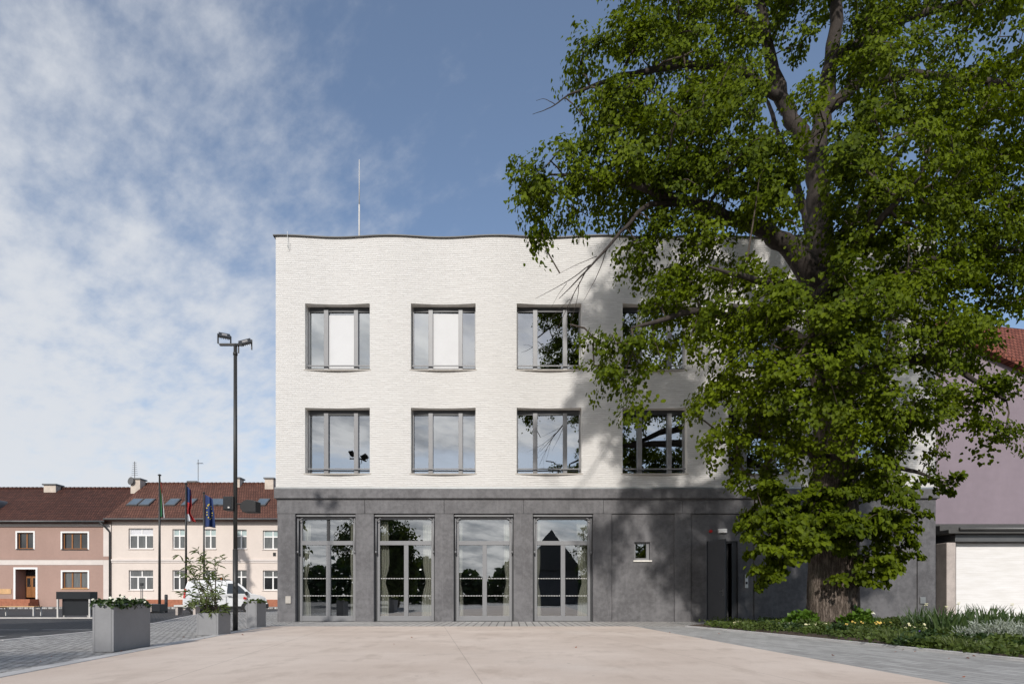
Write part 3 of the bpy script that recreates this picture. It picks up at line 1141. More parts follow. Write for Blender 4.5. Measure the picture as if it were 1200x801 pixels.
def fluted_trunk(m, pts, rad, n=40, seed=3):
    """trunk with buttress flutes, world points"""
    b = len(m.v)
    for i, (p, r) in enumerate(zip(pts, rad)):
        h = max(0.0, 1 - i / (len(pts) * .55))
        for k in range(n):
            an = 2 * math.pi * k / n
            fl = 1 + (.05 + .09 * h) * math.sin(3 * an + seed + .25 * i * .2) + (.03 + .05 * h) * math.sin(5 * an + 1.3 + .1 * i) + .025 * math.sin(11 * an + .4 * i)
            # furrow between the two stems, facing the square
            dv = math.atan2(math.sin(an - (-math.pi / 2 + .38)), math.cos(an - (-math.pi / 2 + .38)))
            fl -= .20 * h * math.exp(-(dv / .16) ** 2)
            m.v.append((p.x + math.cos(an) * r * fl, p.y + math.sin(an) * r * fl, p.z))
    for i in range(len(pts) - 1):
        for k in range(n):
            k2 = (k + 1) % n
            m.f.append((b + i * n + k, b + i * n + k2, b + (i + 1) * n + k2, b + (i + 1) * n + k))
            m.m.append(0)


def grow(clusters, skel, skel_r, w=.25):
    """joins cluster points to the skeleton: nearest accepted node with a path-length penalty. returns parent list"""
    nodes = list(skel)
    arr = np.zeros((len(skel) + len(clusters), 3))
    arr[:len(skel)] = skel
    cost = np.zeros(len(arr))
    d0 = np.array([np.min(((skel - c) ** 2).sum(1)) for c in clusters])
    order = np.argsort(d0)
    par = np.full(len(arr), -1)
    n = len(skel)
    ids = []
    for ci in order:
        c = clusters[ci]
        d = np.sqrt(((arr[:n] - c) ** 2).sum(1))
        j = int(np.argmin(d + w * cost[:n]))
        arr[n] = c
        cost[n] = cost[j] + d[j]
        par[n] = j
        ids.append(ci)
        n += 1
    cnt = np.ones(len(arr))
    for i in range(len(arr) - 1, len(skel) - 1, -1):
        if par[i] >= len(skel):
            cnt[par[i]] += cnt[i]
    return arr, par, cnt, order


def spray_leaves(C, OUT, nleaf, size, spread, droop=.35, rng=RNG, flat=.10):
    """leaf positions round each cluster point, gathered on a drooping spray"""
    n = len(C)
    s = unit(OUT * .75 + rng.normal(0, .38, (n, 3)) - np.array([0, 0, droop]))
    side = unit(np.cross(s, np.array([0, 0, 1.0])) + rng.normal(0, .12, (n, 3)))
    upv = unit(np.cross(side, s))
    upv *= np.sign(upv[:, 2:3] + 1e-6)
    t = rng.uniform(-.5, 1.0, (n, nleaf))
    wdt = (1 - .55 * np.abs(t))
    lat = rng.normal(0, .42, (n, nleaf)) * wdt
    thk = rng.normal(0, flat * 2.2, (n, nleaf))
    sp_ = spread[:, None]
    P = C[:, None] + (s[:, None] * (t * sp_)[..., None] + side[:, None] * (lat * sp_)[..., None] + upv[:, None] * (thk * sp_)[..., None])
    P[..., 2] -= (np.abs(lat) ** 1.5) * sp_ * .25 + np.maximum(t, 0) ** 2 * sp_ * .18
    k = n * nleaf
    P = P.reshape(k, 3)
    o = np.repeat(OUT, nleaf, 0)
    sd = (side[:, None] * np.sign(lat)[..., None]).reshape(k, 3)
    T = unit(np.repeat(s, nleaf, 0) * .5 + sd * .6 + rng.normal(0, .35, (k, 3)) + np.array([0, 0, -.8]))
    N = unit(np.repeat(upv, nleaf, 0) * .7 + o * .75 + rng.normal(0, .42, (k, 3)) + np.array([0, 0, .25]))
    sz = size * rng.uniform(.65, 1.2, k)
    return P, T, N, sz


# ------------------------------------------------------------------ the linden
TD = 14.86
TX = fx(974, TD)
tree = empty('linden_tree', (TX, TD, 0), 'huge old linden tree with leafy trunk in the flower bed before the building', 'tree')
TO = np.array((TX, TD, 0))


def limb(spec):
    """(px,py,dy,r) list -> smooth points and radii"""
    pts = [at(px, py, TD + dy) for px, py, dy, r in spec]
    P = catmull(pts, 6)
    r = []
    for i in range(len(spec) - 1):
        for k in range(6):
            r.append(spec[i][3] + (spec[i + 1][3] - spec[i][3]) * k / 6)
    r.append(spec[-1][3])
    return P, r


LIMBS = [
    [(962, 330, 0, .40), (960, 250, 0, .29), (957, 185, .15, .25), (968, 110, .3, .21), (978, 40, .4, .17), (985, -60, .5, .12), (990, -170, .5, .04)],
    [(964, 338, 0, .36), (925, 290, -.3, .24), (882, 264, -.7, .18), (815, 240, -1.2, .12), (735, 215, -1.8, .08), (660, 205, -2.2, .03)],
    [(958, 190, .1, .22), (928, 140, .2, .19), (907, 85, .3, .16), (893, 15, .3, .12), (880, -90, .3, .05)],
    [(915, 115, .2, .13), (860, 80, -.3, .10), (790, 78, -.9, .08), (720, 92, -1.4, .05), (665, 112, -1.8, .02)],
    [(895, 40, .3, .09), (840, -10, -.4, .07), (770, -60, -1, .03)],
    [(966, 130, .2, .17), (1010, 98, 0, .13), (1080, 88, -.4, .10), (1160, 96, -.8, .07), (1260, 105, -1.2, .03)],
    [(974, 70, .3, .13), (1040, 30, .2, .10), (1110, 8, -.1, .08), (1190, -8, -.4, .05), (1280, -30, -.6, .02)],
    [(972, 400, 0, .26), (1030, 335, -.3, .15), (1090, 305, -.8, .10), (1160, 292, -1.2, .07), (1240, 300, -1.4, .03)],
    [(976, 470, 0, .22), (1040, 425, -.5, .12), (1105, 425, -1, .08), (1180, 470, -1.5, .03)],
    [(972, 410, 0, .24), (900, 385, -.9, .13), (820, 365, -1.6, .09), (740, 385, -2.1, .03)],
    [(815, 240, -1.2, .08), (762, 240, -1.7, .055), (728, 272, -2.0, .038), (692, 312, -2.2, .020), (655, 350, -2.3, .006)],
    [(690, 312, -2.2, .014), (672, 345, -2.2, .009), (652, 388, -2.2, .004)],
    [(692, 310, -2.2, .012), (664, 330, -2.3, .008), (627, 350, -2.3, .003)],
    [(679, 330, -2.2, .009), (676, 352, -2.1, .006), (668, 380, -2.1, .003)],
    [(712, 290, -2.1, .012), (700, 322, -2.1, .008), (684, 352, -2.2, .003)],
    [(668, 350, -2.2, .006), (656, 362, -2.2, .004), (640, 378, -2.2, .002)],
    [(664, 332, -2.3, .006), (655, 344, -2.3, .004), (646, 360, -2.3, .002)],
    [(672, 345, -2.2, .006), (664, 372, -2.2, .004), (664, 395, -2.2, .002)],
    [(700, 300, -2.15, .008), (676, 310, -2.2, .005), (652, 322, -2.2, .002)],
    [(665, 112, -1.8, .018), (645, 126, -1.9, .010), (624, 134, -1.9, .004)],
    [(650, 122, -1.9, .009), (638, 116, -1.9, .005), (628, 118, -1.9, .003)],
    [(962, 330, 0, .30), (955, 285, 1.2, .18), (930, 210, 2.6, .12), (900, 120, 3.6, .05)],
    [(962, 330, 0, .28), (990, 270, 1.3, .16), (1040, 200, 2.6, .10), (1090, 130, 3.4, .04)],
    [(964, 350, 0, .26), (995, 300, -1.5, .13), (1035, 255, -2.6, .08), (1080, 205, -3.2, .02)],
    [(966, 360, 0, .24), (935, 338, -1.5, .12), (885, 328, -2.5, .07), (830, 312, -3.0, .02)],
    [(975, 480, 0, .20), (965, 440, -1.5, .11), (955, 410, -2.6, .07), (950, 380, -3.2, .03)],
    [(977, 540, 0, .16), (930, 520, -.9, .08), (880, 510, -1.4, .05), (845, 520, -1.6, .02)],
    [(977, 560, 0, .14), (1030, 545, -.8, .07), (1080, 555, -1.2, .04), (1115, 572, -1.4, .015)],
]
m = MB()
tp = [(974, 742, 0, .68), (974, 726, 0, .63), (974, 690, 0, .60), (975, 640, 0, .57), (977, 580, 0, .53), (978, 500, 0, .50), (972, 420, 0, .47), (963, 335, 0, .40)]
P, r = limb(tp)
fluted_trunk(m, P, r)
LP = []
for sp_ in LIMBS:
    P2, r2 = limb(sp_)
    # slight crookedness
    P2 = [p + Vector((math.sin(i * 1.7 + p.z) * .3, math.sin(i * 2.3 + p.x) * .3, math.sin(i * 1.1 + p.y) * .3)) * min(r2[i], .12) for i, p in enumerate(P2)]
    lm = MB()
    lm.tube(P2, r2, 12)
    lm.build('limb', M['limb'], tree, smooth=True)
    LP.append((P2, r2))
m.build('trunk', M['bark'], tree, smooth=True)
skel = np.array([tuple(p) for P2, r2 in LP for p in P2] + [tuple(p) for p in P[6:]])
skr = np.array([q for P2, r2 in LP for q in r2] + r[6:])

# crown lobes: px, py, rx, ry (px at the trunk's depth), dy, weight
LOBES = [
    (722, 68, 54, 48, -1.5, 1.0), (775, 20, 68, 60, -1, .9), (686, 62, 22, 26, -1.6, .8), (716, 130, 42, 36, -2, .9), (712, 180, 54, 36, -2, 1.1), (650, 208, 46, 26, -2.2, 1.1), (622, 222, 24, 30, -2.3, 1.1), (650, 245, 34, 24, -2.2, .9), (632, 262, 14, 16, -2.3, .8),
    (770, 95, 85, 60, -1.2, 1.0), (770, 165, 85, 55, -1.6, 1.1), (765, 225, 66, 38, -1.6, 1.0), (700, 228, 45, 24, -1.9, .9),
    (860, 40, 90, 75, -.5, .85), (870, 140, 95, 70, -1.6, .95), (850, 225, 95, 55, -1.8, 1.0), (800, 290, 62, 40, -1.5, .95), (760, 290, 30, 26, -1.5, .9), (880, 300, 70, 34, -1.4, .6),
    (960, 10, 110, 70, -.2, .8), (1000, 120, 110, 75, -1.8, .85), (930, 210, 85, 60, -2.6, .75), (1020, 220, 100, 70, -2.4, .95),
    (1100, 50, 110, 65, -.6, .9), (1100, 170, 110, 70, -1.2, .95), (1070, 280, 110, 65, -1.6, .95), (1170, 250, 80, 65, -1.0, .9), (1180, 60, 60, 60, -.5, .8), (1190, 150, 70, 60, -.7, .8), (1145, 328, 60, 36, -1.0, .85),
    (722, 408, 34, 26, -1.9, 1.0), (706, 438, 18, 28, -2.0, 1.0), (740, 462, 20, 26, -1.9, .9), (752, 418, 30, 24, -1.8, .8), (785, 385, 46, 30, -1.6, .85), (820, 350, 50, 34, -1.6, .9), (795, 335, 40, 24, -1.4, .8),
    (880, 360, 75, 45, -2.2, 1.0), (960, 365, 85, 50, -3.0, 1.1), (1050, 370, 95, 55, -2.2, 1.1), (1102, 398, 46, 38, -1.2, 1.0), (1140, 398, 30, 34, -1.2, .9), (1166, 440, 28, 16, -1.3, .8), (1185, 340, 40, 30, -1.0, .8), (1148, 462, 44, 22, -1.4, .9),
    (880, 430, 58, 48, -2.0, 1.0), (850, 470, 40, 34, -1.7, .9), (950, 445, 75, 52, -2.6, 1.1), (1040, 455, 75, 52, -2.0, 1.0), (1095, 480, 50, 34, -1.6, .9), (1140, 500, 34, 18, -1.6, .9), (1172, 515, 22, 8, -1.6, .7),
    (850, 525, 34, 22, -1.4, .9), (905, 515, 46, 40, -1.6, 1.0), (985, 525, 55, 44, -1.7, .85), (1055, 545, 42, 30, -1.3, .8), (1098, 568, 24, 12, -1.3, .9),
    (885, 640, 24, 28, -1.0, 1.1), (1058, 600, 20, 26, -1.0, 1.0), (895, 580, 38, 34, -1.2, 1.1), (950, 595, 55, 38, -1.5, 1.2), (1015, 590, 52, 40, -1.3, 1.2), (1050, 615, 28, 28, -1.1, 1.0), (905, 625, 42, 32, -1.2, 1.2), (965, 622, 55, 28, -1.3, 1.2), (1025, 640, 42, 32, -1.1, 1.2), (905, 665, 28, 22, -.9, 1.0), (1010, 668, 34, 18, -.9, .8), (1052, 655, 16, 16, -.9, .8),
    # beyond the frame and the far side of the crown
    (880, -90, 140, 80, -.3, .6), (1020, -100, 140, 80, -.3, .6), (790, -70, 70, 50, -.8, .6), (1160, -70, 110, 70, -.5, .6), (960, -200, 130, 60, 0, .6), (1290, 60, 80, 90, -.6, .6), (1290, 230, 80, 90, -.8, .6), (1270, 300, 50, 50, -1, .5),
    (840, 60, 110, 80, 2.0, .42), (960, 60, 110, 90, 2.6, .42), (1080, 80, 110, 90, 2.2, .42), (880, 190, 100, 60, 2.4, .35), (1040, 190, 110, 70, 2.4, .42), (1150, 180, 90, 90, 1.5, .45), (960, -90, 150, 80, 2.2, .45),
]
Cs, Os, Ls = [], [], []
for (px, py, rx, ry, dy, wgt) in LOBES:
    c0 = np.array(at(px, py, TD + dy))
    k = (TD + dy) / F
    a, b_ = rx * k, ry * k
    dp = min(1.7, .75 * (a + b_) / 2 + .15)
    nn = max(3, int(wgt * (rx * ry) / 84.0))
    u = unit(RNG.normal(0, 1, (nn, 3))) * (RNG.uniform(.15, 1, (nn, 1)) ** .45)
    Cs.append(c0 + u * np.array([a, dp, b_]))
    o = unit(u * np.array([1, 1, .7]) + unit(c0 - (TO + np.array([0, 0, c0[2] - .5])))[None] * .6)
    Os.append(o)
    Ls.append(np.full(nn, (py > 560)))
C = np.concatenate(Cs)
O = np.concatenate(Os)
LOW = np.concatenate(Ls)
keep = C[:, 1] < D0 - .35
keep |= C[:, 2] > ZW1 + .8
# the open heart of the crown: few leaves hang before the main stems, and there are gaps between the limbs
SX, SY = CX + C[:, 0] / C[:, 1] * F, HZ - (C[:, 2] - CH) / C[:, 1] * F
OPEN = [((962, 335), (958, 180), 17, .9), ((958, 180), (970, 60), 16, .85), ((970, 60), (980, 0), 15, .7), ((958, 185), (925, 140), 15, .85), ((925, 140), (900, 50), 16, .9), ((900, 50), (893, 0), 14, .7),
        ((962, 335), (900, 275), 18, .9), ((900, 275), (850, 250), 13, .6), ((930, 95), (935, 70), 17, .9), ((1035, 165), (1060, 180), 20, .85), ((830, 78), (700, 84), 7, .6), ((1010, 98), (1100, 88), 9, .7), ((1100, 88), (1190, 98), 8, .6),
        ((880, 285), (905, 290), 13, .8), ((1140, 45), (1210, 40), 24, .85), ((965, 470), (975, 540), 13, .7), ((1130, 70), (1150, 60), 12, .7), ((700, 118), (640, 135), 8, .8), ((850, 268), (870, 285), 12, .6), ((974, 680), (974, 727), 27, .97), ((945, 695), (1005, 695), 14, .9)]
for (ax_, ay_), (bx_, by_), rr, pr in OPEN:
    vx, vy = bx_ - ax_, by_ - ay_
    tt = np.clip(((SX - ax_) * vx + (SY - ay_) * vy) / (vx * vx + vy * vy), 0, 1)
    dd_ = np.hypot(SX - ax_ - tt * vx, SY - ay_ - tt * vy)
    keep &= ~((dd_ < rr) & (RNG.uniform(0, 1, len(C)) < pr))
C, O, LOW = C[keep], O[keep], LOW[keep]
print('clusters', len(C))
arr, par, cnt, order = grow(C, skel, skr)
m = MB()
ns = len(skel)
for i in range(ns, len(arr)):
    j = par[i]
    p, q = Vector(arr[j]), Vector(arr[i])
    r1 = min(.055, .0075 * cnt[i] ** .5)
    r0 = r1 if j < ns else min(.055, max(r1, .0075 * cnt[j] ** .5))
    L = (q - p).length
    mid = (p + q) / 2 + Vector((random.uniform(-.1, .1), random.uniform(-.1, .1), .10)) * L
    m.tube([p, mid, q], [r0, (r0 + r1) / 2, r1 * .8], 4, cap=False)
m.build('twigs', M['twig'], tree, smooth=True)['kind'] = 'stuff'
spread = np.where(LOW, .30, .46) * RNG.uniform(.75, 1.25, len(C))
NL = 70
Pp, T_, N_, sz = spray_leaves(C, O, NL, .090, spread, flat=.07)
big = np.repeat(LOW, NL)
sz = np.where(big, sz * 1.22, sz)
V, Fq = leaf_mesh(Pp, T_, N_, sz)
raw_mesh('crown', V, Fq, M['linden'], tree, TO)
print('leaves', len(Pp))

# ------------------------------------------------------------------ trees behind the photographer (seen in the glass, throwing shade on the road)
def round_tree(loc, h, rad, name, label, leafmat, seed, nclu=420, group=None):
    rng = np.random.default_rng(seed)
    t = empty(name, loc, label, 'tree', group)
    org = np.array(loc)
    m = MB()
    tr = [Vector(loc) + Vector((0, 0, -.1)), Vector(loc) + Vector((.1, 0, h * .25)), Vector(loc) + Vector((0, .1, h * .55)), Vector(loc) + Vector((.1, 0, h * .85))]
    P3 = catmull(tr, 5)
    r3 = [.32 * (1 - .9 * i / (len(P3) - 1)) * h / 11 for i in range(len(P3))]
    m.tube(P3, r3, 10)
    m.build('trunk', M['bark'], t, smooth=True)
    u = unit(rng.normal(0, 1, (nclu, 3))) * (rng.uniform(.1, 1, (nclu, 1)) ** .4)
    c0 = org + np.array([0, 0, h * .60])
    bumpy = 1 + .22 * np.sin(u[:, :1] * 6 + seed) * np.cos(u[:, 2:3] * 5)
    C2 = c0 + u * np.array([rad, rad, h * .40]) * bumpy
    sk = np.array([tuple(p) for p in P3[5:]])
    arr, par, cnt, order = grow(C2, sk, None)
    m = MB()
    for i in range(len(sk), len(arr)):
        p, q = Vector(arr[par[i]]), Vector(arr[i])
        r1 = min(.12, .014 * cnt[i] ** .5)
        m.tube([p, (p + q) / 2 + Vector((0, 0, .06)), q], [r1 * 1.1, r1, r1 * .7], 4, cap=False)
    m.build('branches', M['twig'], t, smooth=True)
    Pp, T_, N_, sz = spray_leaves(C2, unit(u), 22, .26, rng.uniform(.5, .9, nclu), rng=rng)
    V, Fq = leaf_mesh(Pp, T_, N_, sz)
    raw_mesh('crown', V, Fq, leafmat, t, org)
    return t


G = 'trees along the far side of the square'
round_tree((-15.6, -26, 0), 12.5, 4.4, 'broadleaf_tree', 'broad leafy tree mirrored in the first and second glazed doors', M['leafmid'], 5)
rngw = np.random.default_rng(77)
nw = 16000
wx = rngw.uniform(-75, 60, nw)
wtop = 6.0 + 1.5 * np.sin(wx * .35) + 1.1 * np.sin(wx * .83 + 1)
wz = wtop * rngw.uniform(0, 1, nw) ** .8
Pw = np.stack([wx, rngw.uniform(-68, -60, nw), wz - .3], 1)
V, Fq = leaf_mesh(Pw, rngw.normal(0, 1, (nw, 3)), rngw.normal(0, .5, (nw, 3)) + np.array([0, .8, .5]), rngw.uniform(.5, 1.1, nw))
tag(raw_mesh('far_woods', V, Fq, M['leafdark']), 'dark band of trees beyond the square, mirrored low in the glazed doors', 'woods', kind='stuff')
round_tree((13, -36, 0), 12, 4.2, 'broadleaf_tree', 'leafy tree mirrored at right of the fourth glazed door', M['leafmid'], 9)
round_tree((-15.8, 4.2, -.07), 10.5, 2.9, 'street_tree', 'street tree shading the road, just outside the view', M['leafmid'], 12)
round_tree((-7.9, -1.9, 0), 5.4, 1.15, 'street_tree', 'small street tree shading the paving beside the road', M['leafmid'], 14, 260)

# dark gabled house over the square (mirrored in the fourth door)
H = empty('gabled_house', (5.5, -42, 0), 'dark gabled house over the square, mirrored in the fourth glazed door', 'house')
MB().box(1, 10, -52, -42, 0, 5).build('wall', M['plaster'], H)
m = MB()
m.prism([(.5, -41.6, 4.9), (10.5, -41.6, 4.9), (5.5, -41.6, 11.2)], (0, -10.8, 0))
m.build('roof', M['coping'], H)
# ------------------------------------------------------------------ houses on the left
HD = 47.0


def hx_(px):
    return fx(px, HD)


def hz_(py):
    return fz(py, HD)


def house_window(root, px0, px1, py1, py0, lights, frame, pane_lo, pane_hi=None, transom=.36, surround=None, sill=None, recess=.16):
    """window in a hole of the wall front (y = HD): frame, panes, surround and sill are its pieces"""
    x0, x1, z0, z1 = hx_(px0), hx_(px1), hz_(py0), hz_(py1)
    y = HD + recess
    f = MB()
    t = .075
    zt = z1 - (z1 - z0) * transom if transom else None
    f.box(x0, x0 + t, y, y + .08, z0, z1)
    f.box(x1 - t, x1, y, y + .08, z0, z1)
    f.box(x0 + t, x1 - t, y, y + .08, z1 - t, z1)
    f.box(x0 + t, x1 - t, y, y + .08, z0, z0 + t)
    if zt:
        f.box(x0 + t, x1 - t, y - .01, y + .08, zt - .05, zt + .05)
    xs_ = [x0 + (x1 - x0) * k / lights for k in range(1, lights)]
    for xx in xs_:
        f.box(xx - .055, xx + .055, y + .004, y + .08, z0 + t + .001, (zt - .051) if zt else z1 - t - .001)
    if zt:
        nm = 2
        for k in range(1, nm):
            xx = x0 + (x1 - x0) * k / nm
            f.box(xx - .045, xx + .045, y + .004, y + .08, zt + .051, z1 - t - .001)
    w = f.build('window', frame, root)
    ed = [x0 + t] + xs_ + [x1 - t]
    for a, b in zip(ed[:-1], ed[1:]):
        MB().face([(a, y + .04, z0 + t), (b, y + .04, z0 + t), (b, y + .04, zt or z1 - t), (a, y + .04, zt or z1 - t)]).build('pane', pane_lo, w)
    if zt:
        MB().face([(x0 + t, y + .04, zt), (x1 - t, y + .04, zt), (x1 - t, y + .04, z1 - t), (x0 + t, y + .04, z1 - t)]).build('pane', pane_hi or pane_lo, w)
    if surround:
        q = MB()
        s_ = .13
        q.box(x0 - s_, x0 - .001, HD - .025, HD + .15, z0 - s_ * .3, z1 + s_)
        q.box(x1 + .001, x1 + s_, HD - .025, HD + .15, z0 - s_ * .3, z1 + s_)
        q.box(x0, x1, HD - .024, HD + .15, z1 + .001, z1 + s_)
        q.build('surround', surround, w)
    if sill:
        MB().box(x0 - .06, x1 + .06, HD - .07, y - .001, z0 - .07, z0 - .001).build('sill', sill, w)
    return w


def house_front(root, name, x0, x1, z0, z1, holes, mat, depth=9.5):
    """front wall with openings, plus side and rear walls"""
    xs_ = sorted({x0, x1} | {h[0] for h in holes} | {h[1] for h in holes})
    zs_ = sorted({z0, z1} | {h[2] for h in holes} | {h[3] for h in holes})
    m = MB()
    for i in range(len(xs_) - 1):
        for j in range(len(zs_) - 1):
            xm, zm = (xs_[i] + xs_[i + 1]) / 2, (zs_[j] + zs_[j + 1]) / 2
            if any(h[0] < xm < h[1] and h[2] < zm < h[3] for h in holes):
                continue
            m.face([(xs_[i], HD, zs_[j]), (xs_[i + 1], HD, zs_[j]), (xs_[i + 1], HD, zs_[j + 1]), (xs_[i], HD, zs_[j + 1])])
    for a, b, c, d in holes:
        yb = HD + .30
        m.face([(a, HD, c), (a, yb, c), (a, yb, d), (a, HD, d)])
        m.face([(b, HD, c), (b, yb, c), (b, yb, d), (b, HD, d)])
        m.face([(a, HD, d), (b, HD, d), (b, yb, d), (a, yb, d)])
        m.face([(a, HD, c), (b, HD, c), (b, yb, c), (a, yb, c)])
    m.face([(x0, HD, z0), (x0, HD + depth, z0), (x0, HD + depth, z1), (x0, HD, z1)])
    m.face([(x1, HD, z0), (x1, HD + depth, z0), (x1, HD + depth, z1), (x1, HD, z1)])
    m.face([(x0, HD + depth, z0), (x1, HD + depth, z0), (x1, HD + depth, z1), (x0, HD + depth, z1)])
    return m.build(name, mat, root)


def hole(px0, px1, py1, py0):
    return (hx_(px0), hx_(px1), hz_(py0), hz_(py1))


def roof_mesh(root, x0, x1, ze, zr, mat, over=.55, run=4.75):
    sl = (zr - ze) / run
    m = MB()
    t = .16
    y0 = HD - over
    z0 = ze - sl * over
    yr = HD + run
    yb = HD + 2 * run + over
    m.face([(x0, y0, z0), (x1, y0, z0), (x1, yr, zr), (x0, yr, zr)])
    m.face([(x0, yb, z0), (x1, yb, z0), (x1, yr, zr), (x0, yr, zr)])
    m.face([(x0, y0, z0 - t), (x1, y0, z0 - t), (x1, y0, z0), (x0, y0, z0)])
    for x in (x0, x1):
        m.face([(x, y0, z0), (x, yr, zr), (x, yr, zr - t), (x, y0, z0 - t)])
        m.face([(x, yb, z0), (x, yr, zr), (x, yr, zr - t), (x, yb, z0 - t)])
        m.face([(x, HD, ze - .1), (x, HD + 2 * run, ze - .1), (x, yr, zr - t)])
    m.face([(x0, y0, z0 - t), (x1, y0, z0 - t), (x1, HD, z0 - t), (x0, HD, z0 - t)])
    r = m.build('roof', mat, root)
    q = MB()
    n = int((x1 - x0) / .38)
    for i in range(n):
        a = x0 + (x1 - x0) * i / n
        b = x0 + (x1 - x0) * (i + .93) / n
        q.tube([(a, yr, zr - .02), (b, yr, zr + .01)], [.13, .15], 6)
    q.build('ridge_tiles', mat, r)
    return r, sl


# cream house
HC = empty('cream_house', ((hx_(130) + hx_(352)) / 2, HD, 0), 'cream two storey house with red tiled roof and a row of skylights', 'house')
X0, X1 = hx_(131), hx_(362)
ZE = hz_(604.5)
up = [(150.6, 179.4, 618.6, 642.5), (202, 216.5, 619.5, 642.5), (238.5, 253, 619.5, 642.5), (274.5, 289, 620, 642.5), (308, 330, 621, 643)]
lo = [(150.8, 179.4, 667.5, 690.8), (202, 216.5, 667.5, 691), (238.5, 253, 667.5, 691), (274.5, 289, 667.5, 691), (308, 330, 667.8, 691)]
house_front(HC, 'wall', X0, X1, 0, ZE - .1, [hole(*w) for w in up + lo], M['cream'])
for i, w in enumerate(up):
    house_window(HC, *w, 3 if i == 0 else 2, M['white'], M['panegrey'], M['paneblind'] if i else M['fwhite'], .34, sill=M['offwhite'])
for i, w in enumerate(lo):
    house_window(HC, *w, 3 if i == 0 else 2, M['white'], M['housepane'] if i else M['panegrey'], M['panegrey'], .34, sill=M['offwhite'])
m = MB()
m.box(X0, X1, HD - .10, HD - .001, hz_(657), hz_(654.8))
m.box(X0, X1, HD - .05, HD - .001, hz_(659), hz_(657.02))
m.build('string_course', M['offwhite'], HC)
MB().box(X0, X1, HD - .18, HD - .001, hz_(609), hz_(606.5)).build('eaves_moulding', M['cream'], HC)
MB().box(X0, X1, HD - .03, HD - .001, 0.05, hz_(702)).build('plinth', M['brickstep'], HC)
MB().box(hx_(320), hx_(323.4), HD - .02, HD - .001, hz_(651.2), hz_(647)).build('vent', M['black'], HC)
RC, SL = roof_mesh(HC, X0 - .25, X1 + .3, ZE + .15, fz(566.5, HD + 4.75), M['tilered'])
g = MB()
zg = ZE + .15 - SL * .55
g.tube([(X0 - .25, HD - .62, zg - .06), (X1 + .3, HD - .62, zg - .06)], .075, 8)
g.build('gutter', M['gutter'], HC, smooth=True)
for k, (a, b) in enumerate(((154, 167.5), (167.8, 181), (198, 211), (217.5, 230), (251, 258), (260.5, 268), (304, 314.5))):
    # skylight lying on the slope
    ym = HD + 1.75
    dd_ = HD + 1.9
    xa, xb = fx(a, dd_), fx(b, dd_)
    xa, xb = (xa + xb) / 2 - .46, (xa + xb) / 2 + .46
    n_ = Vector((0, -SL, 1)).normalized()
    tdir = Vector((0, 1, SL)).normalized()
    y0_ = HD + 1.25
    zc_ = ZE + .15 + SL * (y0_ - HD)
    c_ = Vector(((xa + xb) / 2, y0_, zc_)) + tdir * .55 + n_ * .05
    q = MB()
    q.obox(c_, (1, 0, 0), tdir, n_, (xb - xa) / 2, .62, .07)
    sk_ = q.build('skylight', M['gutter'], HC)
    MB().obox(c_ + n_ * .074, (1, 0, 0), tdir, n_, (xb - xa) / 2 - .09, .50, .003).build('pane', M['skylight'], sk_)
yr = HD + 4.75
zr = fz(566.5, yr)


def chimney(root, px0, px1, pytop, y, cap=True, zbase=None):
    x0, x1 = fx(px0, y), fx(px1, y)
    zt = fz(pytop, y)
    w = x1 - x0
    c = MB().box(x0, x1, y - .4, y + .4, zbase or zr - 1.6, zt - .12).build('chimney', M['chimney'], root)
    MB().box(x0 - .09, x1 + .09, y - .5, y + .5, zt - .119, zt).build('chimney_cap', M['gutter'], c)
    return c


chimney(HC, 156.5, 167.5, 561, yr - .5)
chimney(HC, 223.5, 232.5, 564.3, yr + .4)
chimney(HC, 280.3, 283.4, 560, yr - .2)
chimney(HC, 312.5, 322.5, 560.3, yr - .5)
m = MB()
ax_ = fx(157.8, yr)
m.tube([(ax_, yr, zr), (ax_, yr, fz(540.5, yr))], .035, 6)
for k in range(7):
    z = fz(542 + k * 2.4, yr)
    m.tube([(ax_ - .18 - .02 * k, yr, z), (ax_ + .18 + .02 * k, yr, z)], .014, 4)
m.build('antenna', M['gutter'], HC)
m = MB()
ax_ = fx(232.2, yr)
m.tube([(ax_, yr, zr), (ax_, yr, fz(538, yr))], .03, 6)
m.tube([(ax_ - .15, yr, fz(543, yr)), (ax_ + .45, yr, fz(542, yr))], .014, 4)
for k in range(5):
    m.tube([(ax_ + .1 * k, yr - .2, fz(542.6, yr)), (ax_ + .1 * k, yr + .2, fz(542.6, yr))], .01, 4)
m.build('antenna', M['gutter'], HC)
m = MB()
dc = Vector((fx(155, yr - .9), yr - .9, fz(563.5, yr - .9)))
m.tube([dc, dc + Vector((-.03, -.05, .0)), dc + Vector((-.06, -.14, .01))], [.04, .28, .36], 14)
m.tube([dc, dc + Vector((0.1, .6, -.6))], .03, 6)
m.build('satellite_dish', M['gutter'], HC)

# pink house
HP = empty('pink_house', ((hx_(-150) + hx_(130)) / 2, HD, 0), 'dusty pink two storey house with brown tiled roof and brown wooden door', 'house')
X0, X1 = hx_(-150), hx_(130.4)
ZE = hz_(607.5)
upw = [(20.2, 39.2, 623.6, 642.6), (73, 102.8, 624, 643), (-40, -20, 623.6, 642.6)]
low = [(73.3, 102.8, 669.5, 688.8)]
dor = (18.3, 42, 666.5, 701.5)
house_front(HP, 'wall', X0, X1, 0, ZE - .1, [hole(*w) for w in upw + low + [dor]], M['pink'])
house_window(HP, *upw[0], 2, M['wood'], M['housepane'], transom=None, surround=M['white'], sill=M['framedark'])
house_window(HP, *upw[1], 3, M['wood'], M['housepane'], transom=None, surround=M['white'], sill=M['framedark'])
house_window(HP, *upw[2], 2, M['wood'], M['housepane'], transom=None, surround=M['white'], sill=M['framedark'])
